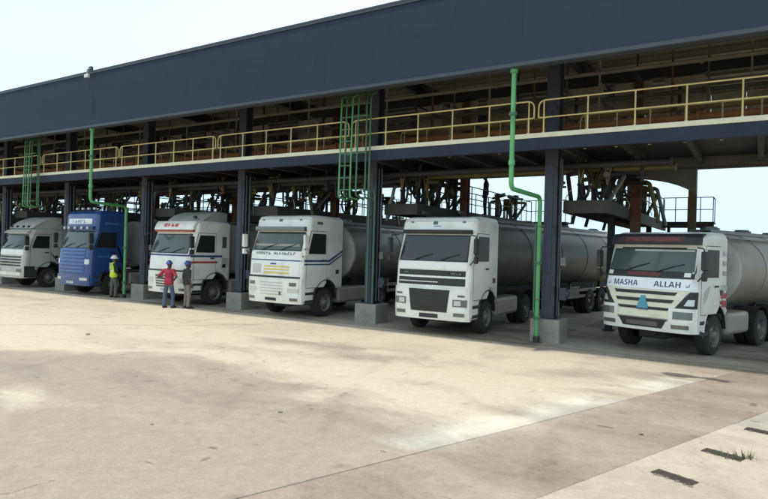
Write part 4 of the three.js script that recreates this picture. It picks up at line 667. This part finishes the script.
// --- cream lettered tanker, right, parked at an angle
buildTruck({
  label: 'cream and white tanker truck with MASHA ALLAH lettering, parked askew', pos: [2.5, FLOOR, -0.44], ry: -18.9 * Math.PI / 180, W: 2.38, paint: 'white', bow: 0.16,
  front: [[0.62, -0.02], [0.9, 0.02], [1.3, 0.0], [1.62, -0.05], [1.95, -0.12], [2.68, -0.42], [2.74, -0.36], [2.95, -0.42], [3.02, -0.55]], roof: [[-0.9, 3.08], [-1.9, 3.08], [-2.05, 2.95]], len: 2.05, axle: -1.35, rear: [-4.5, -5.85].map(z => z + 0.05), top: 3.08,
  windscreen: [2.08, 2.64, 1.1, 1.06], glass: 'glassPale', door: [-0.5, -1.5, 1.05, 1.95, 2.72], archMat: 'white',
  tank: { z0: -2.55, z1: -12.2, y: 2.1, rx: 1.22, ry: 1.07, mat: 'tankGrey', axles: [-9.4, -10.7, -12].map(z => z + 0.4), skirt: false },
  details(K, add, cab, t) {
    add('roof_visor', K.rect(-1.16, 1.16, 2.74, 3.02, 0.12, 0.14), 'plastic'); add('visor_lettering', K.rect(-0.85, 0.85, 2.8, 2.95, 0.13, 0.012), texMat(illeg('#3a2321', '#84332f', 17, 5)), cab, true);
    add('sun_strip', K.rect(-0.45, 1.03, 2.575, 2.62, 0.019, 0.01), 'greyWhite'); add('dash_panel', K.rect(-1.12, 1.12, 1.91, 2.05, 0.008, 0.02), 'plastic'); add('dash_lettering', K.rect(-0.5, 0.35, 1.95, 2.05, 0.016, 0.012), 'maroon');
    for (const x of [-1.02, 0.98]) add('permit_sticker', K.rect(x - 0.07, x + 0.07, 1.96, 2.06, 0.02, 0.012), 'white');
    const lt = textTex(1024, 128, (c, w, h) => { c.fillStyle = '#e8ebee'; c.fillRect(0, 0, w, h); c.fillStyle = '#26345e'; c.font = 'bold 92px sans-serif'; c.textBaseline = 'middle'; c.textAlign = 'left'; c.fillText('MASHA', 130, h / 2 + 2, 300); c.textAlign = 'right'; c.fillText('ALLAH', w - 130, h / 2 + 2, 300); c.fillStyle = '#8d98ac'; for (const x of [52, w - 92]) { c.beginPath(); c.moveTo(x, 52); c.lineTo(x + 14, 84); c.lineTo(x + 42, 40); c.lineTo(x + 36, 92); c.lineTo(x + 4, 96); c.closePath(); c.fill(); } });
    add('lettering_panel', K.rect(-1.18, 1.18, 1.63, 1.9, 0.014, 0.03), texMat(lt, 0.4), cab, true);
    add('grille_panel', K.patch([[-0.72, 0.98], [0.72, 0.98], [1.04, 1.62], [-1.04, 1.62]], 0.02, 0.04), 'cream');
    [[1.50, 1.58, 0.82], [1.31, 1.39, 0.76], [1.12, 1.19, 0.68]].forEach(([a, b, w]) => add('grille_slot', K.patch([[-w + 0.06, a], [w - 0.06, a], [w, b], [-w, b]], 0.03, 0.02), 'black'));
    add('emblem', [K.patch([[-0.15, 1.14], [0.15, 1.14], [0.05, 1.46], [-0.05, 1.46]], 0.05, 0.03)], 'emblem'); add('emblem_rim', [K.patch([[-0.15, 1.11], [0.15, 1.11], [0.16, 1.145], [-0.16, 1.145]], 0.056, 0.03)], 'navy');
    for (const s of [-1, 1]) {
      const f = (c, m, n, off = 0.03) => add(n, K.patch(s > 0 ? c : [[-c[1][0], c[1][1]], [-c[0][0], c[0][1]], [-c[3][0], c[3][1]], [-c[2][0], c[2][1]]], off, 0.03), m);
      f([[0.78, 1.2], [1.2, 1.2], [1.2, 1.6], [1.08, 1.6]], 'black', 'headlight_housing'); f([[0.98, 1.27], [1.17, 1.27], [1.17, 1.42], [1.06, 1.42]], 'lamp', 'headlight_lens', 0.04);
    }
    add('bumper', [K.patch([[-1.22, 0.6], [1.22, 0.6], [1.22, 0.86], [-1.22, 0.86]], 0.06, 0.12)], 'white');
    for (const s of [-1, 1]) { add('bumper_corner', s > 0 ? K.rect(0.66, 1.22, 0.86, 1.2, 0.06, 0.12) : K.rect(-1.22, -0.66, 0.86, 1.2, 0.06, 0.12), 'white'); add('lower_headlight', s > 0 ? K.rect(0.76, 1.16, 0.94, 1.12, 0.07, 0.03) : K.rect(-1.16, -0.76, 0.94, 1.12, 0.07, 0.03), 'lampDark'); add('fog_light', s > 0 ? K.rect(0.72, 1.1, 0.7, 0.8, 0.07, 0.03) : K.rect(-1.1, -0.72, 0.7, 0.8, 0.07, 0.03), 'lampDark'); }
    add('bumper_strip', K.rect(-0.66, 0.66, 0.93, 0.99, 0.056, 0.1), 'cream');
    add('air_intake', K.patch([[-0.5, 0.68], [0.5, 0.68], [0.62, 0.9], [-0.62, 0.9]], 0.068, 0.03), 'black');
    add('number_plate', K.rect(-0.4, 0.4, 0.72, 0.83, 0.076, 0.02), 'steelGrey');
    for (const sx of [1, -1]) { add('door_graphic', K.side([[-0.6, 1.3], [-0.62, 1.6], [-0.95, 1.75], [-0.8, 1.45]], sx, 0.022, 0.012), 'greyWhite'); for (const [y, h] of [[1.2, 0.16], [1.42, 0.14], [1.62, 0.14]]) add('side_label', K.side([[-1.62, y], [-1.62, y + h], [-1.95, y + h], [-1.95, y]], sx, 0.016, 0.012), y < 1.5 ? 'red' : 'greyWhite'); for (const y of [2.0, 2.25, 2.5]) add('side_slot', K.side([[-1.7, y], [-1.7, y + 0.12], [-1.9, y + 0.12], [-1.9, y]], sx, 0.014, 0.012), 'lampDark'); }
    for (const s of [-1, 1]) for (const z of [-2.0]) mesh('air_tank', [bar([s * 0.7, 0.98, z], [s * 1.1, 0.98, z], 0.15, 16)], M.tankDark, t);
  }
});

// ------------------------------------------------------------------ people
function sdf(parts, box, res, k = 0.035) { // smooth union of tapered capsules meshed on a grid
  const mc = new MarchingCubes(res, new THREE.MeshBasicMaterial(), false, false, 60000); mc.isolation = 0; const n = mc.size, h = n / 2;
  const c = [(box[0] + box[3]) / 2, (box[1] + box[4]) / 2, (box[2] + box[5]) / 2], e = [(box[3] - box[0]) / 2, (box[4] - box[1]) / 2, (box[5] - box[2]) / 2];
  const P = parts.map(([a, b, r0, r1 = r0, sx = 1, sz = 1]) => { const d = [b[0] - a[0], b[1] - a[1], b[2] - a[2]]; return { a, d, l: d[0] ** 2 + d[1] ** 2 + d[2] ** 2 || 1e-9, r0, r1, sx, sz }; });
  for (let z = 0; z < n; z++) for (let y = 0; y < n; y++) for (let x = 0; x < n; x++) {
    const q = [c[0] + (x - h) / h * e[0], c[1] + (y - h) / h * e[1], c[2] + (z - h) / h * e[2]]; let D = 1e3;
    for (const p of P) { const v = [q[0] - p.a[0], q[1] - p.a[1], q[2] - p.a[2]]; const t = Math.max(0, Math.min(1, (v[0] * p.d[0] + v[1] * p.d[1] + v[2] * p.d[2]) / p.l)); const dx = (v[0] - t * p.d[0]) / p.sx, dy = v[1] - t * p.d[1], dz = (v[2] - t * p.d[2]) / p.sz; const d = Math.sqrt(dx * dx + dy * dy + dz * dz) - (p.r0 + t * (p.r1 - p.r0)); const hh = Math.max(k - Math.abs(D - d), 0) / k; D = Math.min(D, d) - hh * hh * k * 0.25; }
    mc.field[x + y * n + z * n * n] = -D;
  }
  mc.update(); const N = mc.count, pos = mc.positionArray.slice(0, N * 3), g = new THREE.BufferGeometry();
  for (let i = 0; i < N; i++) { pos[i * 3] = c[0] + pos[i * 3] * e[0]; pos[i * 3 + 1] = c[1] + pos[i * 3 + 1] * e[1]; pos[i * 3 + 2] = c[2] + pos[i * 3 + 2] * e[2]; }
  g.setAttribute('position', new THREE.BufferAttribute(new Float32Array(pos), 3));
  const nor = mc.normalArray.slice(0, N * 3); for (let i = 0; i < N; i++) { const v = V(nor[i * 3] / e[0], nor[i * 3 + 1] / e[1], nor[i * 3 + 2] / e[2]).normalize(); nor[i * 3] = v.x; nor[i * 3 + 1] = v.y; nor[i * 3 + 2] = v.z; }
  g.setAttribute('normal', new THREE.BufferAttribute(new Float32Array(nor), 3)); g.setAttribute('uv', new THREE.BufferAttribute(new Float32Array(N * 2), 2)); return g;
}
// pose: joints in metres, person faces +z before turning; s = side (+1 is the person's left, +x)
function person(o) {
  const t = thing('person', o.label, 'person', o.pos, o.ry, 'workers at the gantry'); const J = o.J;
  const B = (pad, list) => { const b = [1e3, 1e3, 1e3, -1e3, -1e3, -1e3]; list.forEach(([a, c, r0, r1 = r0, sx = 1, sz = 1]) => [a, c].forEach(p => { for (let i = 0; i < 3; i++) { const r = Math.max(r0, r1) * (i === 0 ? sx : i === 2 ? sz : 1) + pad; b[i] = Math.min(b[i], p[i] - r); b[i + 3] = Math.max(b[i + 3], p[i] + r); } })); return b; };
  const sm = (list, res, k) => sdf(list, B(0.06, list), res, k);
  const [hip, chest, neck, head] = [J.hip, J.chest, J.neck, J.head];
  const legs = s => { const l = J.leg[s]; return [[l[0], l[1], 0.085, 0.062], [l[1], l[2], 0.06, 0.042], [l[2], l[3], 0.045, 0.035]]; };
  const arms = s => { const a = J.arm[s]; return [[a[0], a[1], 0.055, 0.043], [a[1], a[2], 0.042, 0.029]]; };
  const torso = [[hip, [hip[0], hip[1] + 0.12, hip[2]], 0.12, 0.11, 1.3, 0.9], [[hip[0], hip[1] + 0.12, hip[2]], chest, 0.115, 0.125, 1.3, 0.85], [J.arm[0][0], J.arm[1][0], 0.06, 0.06], [chest, neck, 0.1, 0.055, 1.2, 0.9]];
  const body = sm([...torso, ...legs(0), ...legs(1), ...arms(0), ...arms(1), [neck, head, 0.055, 0.055]], 84, 0.04);
  // head with brow, nose, jaw, ears
  const hd = p => [head[0] + p[0], head[1] + p[1], head[2] + p[2]];
  const headG = sm([[hd([0, 0.06, -0.015]), hd([0, 0.10, -0.02]), 0.088, 0.085, 0.88, 1.05], [hd([0, -0.02, 0.03]), hd([0, -0.055, 0.045]), 0.06, 0.042], [hd([0, 0.045, 0.085]), hd([0, 0.0, 0.108]), 0.014, 0.018], [hd([-0.03, 0.055, 0.08]), hd([0.03, 0.055, 0.08]), 0.016], [hd([-0.02, -0.03, 0.088]), hd([0.02, -0.03, 0.088]), 0.011], [hd([-0.083, 0.03, 0]), hd([-0.085, 0.0, 0]), 0.018, 0.014, 0.5, 1], [hd([0.083, 0.03, 0]), hd([0.085, 0.0, 0]), 0.018, 0.014, 0.5, 1], [hd([0, -0.02, 0]), neck, 0.055, 0.056]], 60, 0.02);
  const hands = [0, 1].map(i => { const a = J.arm[i], w = a[2], d = V(...w).sub(V(...a[1])).normalize(), sd = i ? 1 : -1; const fwd = V(0, 0, 1).addScaledVector(d, -d.z).normalize(), lat = d.clone().cross(fwd).normalize().multiplyScalar(sd);
    const at = (l, f, s2) => { const p = V(...w).addScaledVector(d, l).addScaledVector(fwd, f).addScaledVector(lat, s2); return [p.x, p.y, p.z]; };
    const L = [[w, at(0.05, 0, 0), 0.028, 0.03], [at(0.05, -0.025, 0), at(0.08, -0.026, 0), 0.014], [at(0.05, 0.025, 0), at(0.08, 0.026, 0), 0.014]];
    [[-0.03, 0.055], [-0.011, 0.068], [0.009, 0.072], [0.028, 0.062]].forEach(([f, l]) => { L.push([at(0.085, f, 0), at(0.085 + l * 0.5, f * 1.05, 0.006), 0.0095], [at(0.085 + l * 0.5, f * 1.05, 0.006), at(0.085 + l * 0.9, f * 1.05, 0.026), 0.009, 0.0075]); });
    L.push([at(0.03, 0.03, 0.0), at(0.065, 0.055, 0.012), 0.0125, 0.011], [at(0.065, 0.055, 0.012), at(0.095, 0.058, 0.022), 0.0105, 0.008]);
    return sm(L, 56, 0.008); });
  mesh('body', [body, headG, ...hands], M.skin, t);
  const gr = (L, d) => L.map(([a, b, r0, r1 = r0, ...q]) => [a, b, r0 + d, r1 + d, ...q]);
  const tl = s => { const l = J.leg[s]; const an = [l[2][0], l[2][1] + 0.0, l[2][2]]; return [[l[0], l[1], 0.092, 0.075], [l[1], an, 0.072, 0.062]]; };
  mesh('trousers', [sm([...tl(0), ...tl(1), [hip, [hip[0], hip[1] + 0.1, hip[2]], 0.126, 0.12, 1.3, 0.92]], 80, 0.03)], M[o.trousers], t);
  const sl = s => { const a = J.arm[s], q = o.sleeve ?? 0.5; if (q > 1) { const w = a[1].map((v, i) => v + (a[2][i] - v) * (q - 1)); return [[a[0], a[1], 0.066, 0.058], [a[1], w, 0.056, 0.044]]; } const w = a[0].map((v, i) => v + (a[1][i] - v) * q); return [[a[0], w, 0.066, 0.064]]; };
  const coat = [...gr(torso, 0.014).slice(0, 3), [chest, [neck[0], neck[1] - 0.06, neck[2]], 0.115, 0.07, 1.2, 0.9]]; coat[0] = [[hip[0] - 0.075, hip[1] - 0.0, hip[2]], [hip[0] + 0.075, hip[1] - 0.0, hip[2]], 0.115, 0.115, 1, 1.12]; coat.push([[hip[0] - 0.04, hip[1] + 0.1, hip[2]], [hip[0] + 0.04, hip[1] + 0.1, hip[2]], 0.12, 0.12, 1.1, 1.05]);
  mesh('shirt', [sm([...coat, ...sl(0), ...sl(1)], 80, 0.035)], M[o.shirt], t);
  if (o.vest) {
    const vs = gr(coat, 0.016); vs.splice(2, 1, [J.arm[0][0].map((v, i) => v + (J.arm[1][0][i] - v) * 0.14), J.arm[1][0].map((v, i) => v + (J.arm[0][0][i] - v) * 0.14), 0.082]); const vest = mesh('vest', [sm(vs, 72, 0.03)], M.vest, t);
    for (const y of [hip[1] + 0.1, hip[1] + 0.2]) { const tg = new THREE.TorusGeometry(1, 0.1, 6, 32); tg.rotateX(Math.PI / 2); tg.scale(0.176, 0.24, 0.14); tg.translate(hip[0], y, hip[2]); mesh('reflective_band', [tg], M.reflective, vest); }
    for (const s of [-1, 1]) mesh('reflective_band', [bx(0.045, 0.3, 0.012, s * 0.09, chest[1] + 0.02, chest[2] - 0.137)], M.reflective, vest);
  }
  if (o.helmet) { const hg = new THREE.SphereGeometry(0.125, 24, 14, 0, Math.PI * 2, 0, Math.PI * 0.55); hg.scale(0.92, 0.95, 1.1); hg.translate(head[0], head[1] + 0.085, head[2] - 0.015); const brim = new THREE.CylinderGeometry(0.135, 0.14, 0.012, 24); brim.scale(0.92, 1, 1.15); brim.translate(head[0], head[1] + 0.072, head[2] + 0.0); mesh('helmet', [hg, brim, bar(hd([0, 0.206, -0.1]), hd([0, 0.206, 0.08]), 0.012, 8)], M[o.helmet], t); }
  else { const hg = new THREE.SphereGeometry(0.098, 20, 12, 0, Math.PI * 2, 0, Math.PI * 0.6); hg.scale(0.92, 1.05, 1.08); hg.translate(head[0], head[1] + 0.09, head[2] - 0.025); mesh('hair', [hg], M.hair, t); }
  for (const i of [0, 1]) { const l = J.leg[i]; mesh('shoe', [sm([[[l[2][0], l[2][1] - 0.05, l[2][2] - 0.02], [l[3][0], l[3][1], l[3][2] + 0.02], 0.045, 0.036, 1, 1], [[l[2][0], l[2][1], l[2][2]], [l[2][0], l[2][1] - 0.05, l[2][2] - 0.02], 0.05, 0.048]], 40, 0.03)], M.shoe, t); }
  return t;
}
const stand = (sp = 0.1, ar = {}, st = 0) => ({
  hip: [0, 0.95, 0], chest: [0, 1.32, -0.01], neck: [0, 1.5, 0], head: [0, 1.6, 0.02],
  leg: [[[-0.09, 0.92, 0], [-sp - 0.02, 0.5, 0.03 + st], [-sp - 0.03, 0.1, 0 + st], [-sp - 0.05, 0.036, 0.15 + st]], [[0.09, 0.92, 0], [sp + 0.02, 0.5, 0.03 - st], [sp + 0.03, 0.1, -st], [sp + 0.05, 0.036, 0.15 - st]]],
  arm: [ar.r || [[-0.2, 1.42, -0.01], [-0.27, 1.14, -0.03], [-0.25, 0.9, 0.06]], ar.l || [[0.2, 1.42, -0.01], [0.27, 1.14, -0.03], [0.25, 0.9, 0.06]]],
});
const yawAway = Math.PI; // back to the yard
person({ label: 'worker in yellow-green safety vest and white helmet beside the blue tanker', pos: [-18.95, FLOOR, -0.15], ry: Math.PI - 0.35, J: stand(0.08, { r: [[-0.2, 1.42, -0.01], [-0.27, 1.15, 0.0], [-0.18, 0.98, 0.18]] }, 0.06), trousers: 'trouserGrey', shirt: 'navyCloth', sleeve: 1.9, vest: true, helmet: 'helmetWhite' }).scale.setScalar(1.02);
person({ label: 'person in red shirt and jeans with blue helmet, hands on hips', pos: [-14.04, 0, 0.83], ry: Math.PI + 0.25, J: stand(0.13, { r: [[-0.2, 1.42, -0.01], [-0.40, 1.2, -0.1], [-0.2, 1.08, 0.06]], l: [[0.2, 1.42, -0.01], [0.40, 1.2, -0.1], [0.2, 1.08, 0.06]] }, 0.04), trousers: 'jeans', shirt: 'shirtRed', sleeve: 0.75, helmet: 'helmetBlue' });
person({ label: 'person in dark shirt, taupe trousers and blue helmet in front of the red-visored tanker wheel', pos: [-13.5, 0, 0.42], ry: Math.PI - 0.3, J: stand(0.11), trousers: 'trouserTaupe', shirt: 'shirtDark', sleeve: 0.8, helmet: 'helmetBlue' });
person({ label: 'dark clothed person standing on the raised platform left of the black-grilled tanker roof', pos: [-4.78, PY, -7.6], ry: -1.2, J: stand(0.09), trousers: 'navyCloth', shirt: 'shirtDark', sleeve: 1.8 });

// ------------------------------------------------------------------ small things on the ground
{
  const slotPos = [[4.2, 8.43], [4.62, 7.2], [5.06, 5.72]]; const w = ['nearest dark drain grate sunk in the pale slab', 'middle dark drain grate with grass growing beside it', 'farthest dark drain grate at the right edge of the slab'];
  slotPos.forEach(([x, z], i) => {
    const t = thing('drain_grate', w[i], 'drain', [x, 0.004, z], -GA + (i - 1) * 0.06, 'drain grates in the slab');
    mesh('frame', [bx(0.46, 0.012, 0.02, 0, 0.004, 0.075), bx(0.46, 0.012, 0.02, 0, 0.004, -0.075), bx(0.02, 0.012, 0.13, 0.22, 0.004, 0), bx(0.02, 0.012, 0.13, -0.22, 0.004, 0)], M.drain, t);
    mesh('pan', [bx(0.42, 0.006, 0.13, 0, 0.003, 0)], M.silt, t);
    for (let k = 0; k < 3; k++) { const b = mesh('grate_bar', [bx(0.42, 0.01, 0.024)], M.drain, t); b.position.set(0, 0.009, -0.036 + k * 0.036); }
    for (let k = 0; k < 14; k++) { const s = 0.008 + 0.014 * rnd(); const g = new THREE.IcosahedronGeometry(s, 1); g.scale(1.5, 0.5, 1); const q = mesh('silt_lump', g, M.silt, t); q.position.set((rnd() - 0.5) * 0.56, 0.003, (rnd() < 0.5 ? -1 : 1) * (0.084 + 0.025 * rnd())); }
  });
  const tuft = (x, z, n, h, label) => {
    const geo = [[], []]; for (let i = 0; i < n; i++) { const a = rnd() * 6.283, r = 0.07 * Math.sqrt(rnd()) , L = h * (0.45 + 0.55 * rnd()), lean = 0.25 + 0.75 * rnd(), w = 0.005 + 0.004 * rnd(); const bxp = r * Math.cos(a) * 1.8, bz = r * Math.sin(a), dx = Math.cos(a + rnd() - 0.5), dz = Math.sin(a + rnd() - 0.5); const pos = []; let pv = null; for (let s = 0; s <= 4; s++) { const u = s / 4, out = lean * L * u * u * 0.8, y = L * (u - 0.3 * lean * u * u); const ww = w * (1 - u * 0.95); const c = [bxp + dx * out, y, bz + dz * out]; const l = [c[0] - dz * ww, c[1], c[2] + dx * ww], rr = [c[0] + dz * ww, c[1], c[2] - dx * ww]; if (pv) pos.push(...pv[0], ...pv[1], ...rr, ...pv[0], ...rr, ...l); pv = [l, rr]; } const g = new THREE.BufferGeometry(); g.setAttribute('position', new THREE.Float32BufferAttribute(pos, 3)); g.computeVertexNormals(); geo[rnd() < 0.7 ? 0 : 1].push(g); }
    const t = thing('grass_tuft', label, 'grass', [x, 0, z], 0, 'grass tufts by the drains'); mesh('blades', geo[0], M.grass, t).userData.kind = 'stuff'; if (geo[1].length) mesh('dry_blades', geo[1], M.grassDry, t).userData.kind = 'stuff';
  };
  tuft(4.86, 7.16, 34, 0.15, 'tall green grass tuft growing beside the middle drain grate'); tuft(4.68, 7.3, 26, 0.10, 'short grass tuft at the near side of the middle drain grate');
  for (const [x, z, s, w] of [[-1.95, 10.6, 0.02, 'small dark pebble alone on the pale yard at the lower left'], [-1.0, 9.1, 0.03, 'dark pebble on the yard below the lettered front slabs'], [-9.9, 6.6, 0.05, 'dark stone on the yard in front of the grey tanker'], [3.62, 6.9, 0.025, 'pebble lying on the long joint near the drain grates']]) { const g = new THREE.IcosahedronGeometry(s, 1); const p = g.attributes.position; for (let i = 0; i < p.count; i++) { const k = 0.75 + 0.5 * vn(p.getX(i) * 90 + 5, p.getY(i) * 90 + p.getZ(i) * 70); p.setXYZ(i, p.getX(i) * k * 1.3, p.getY(i) * k * 0.6, p.getZ(i) * k); } g.computeVertexNormals(); const o = mesh('pebble', g, M.stone); o.position.set(x, s * 0.3, z); tag(o, w, 'pebble', 'pebbles on the yard'); }
}

scene.traverse(o => { if (o.isMesh) { o.castShadow = true; o.receiveShadow = true; } });
renderer.render(scene, camera);
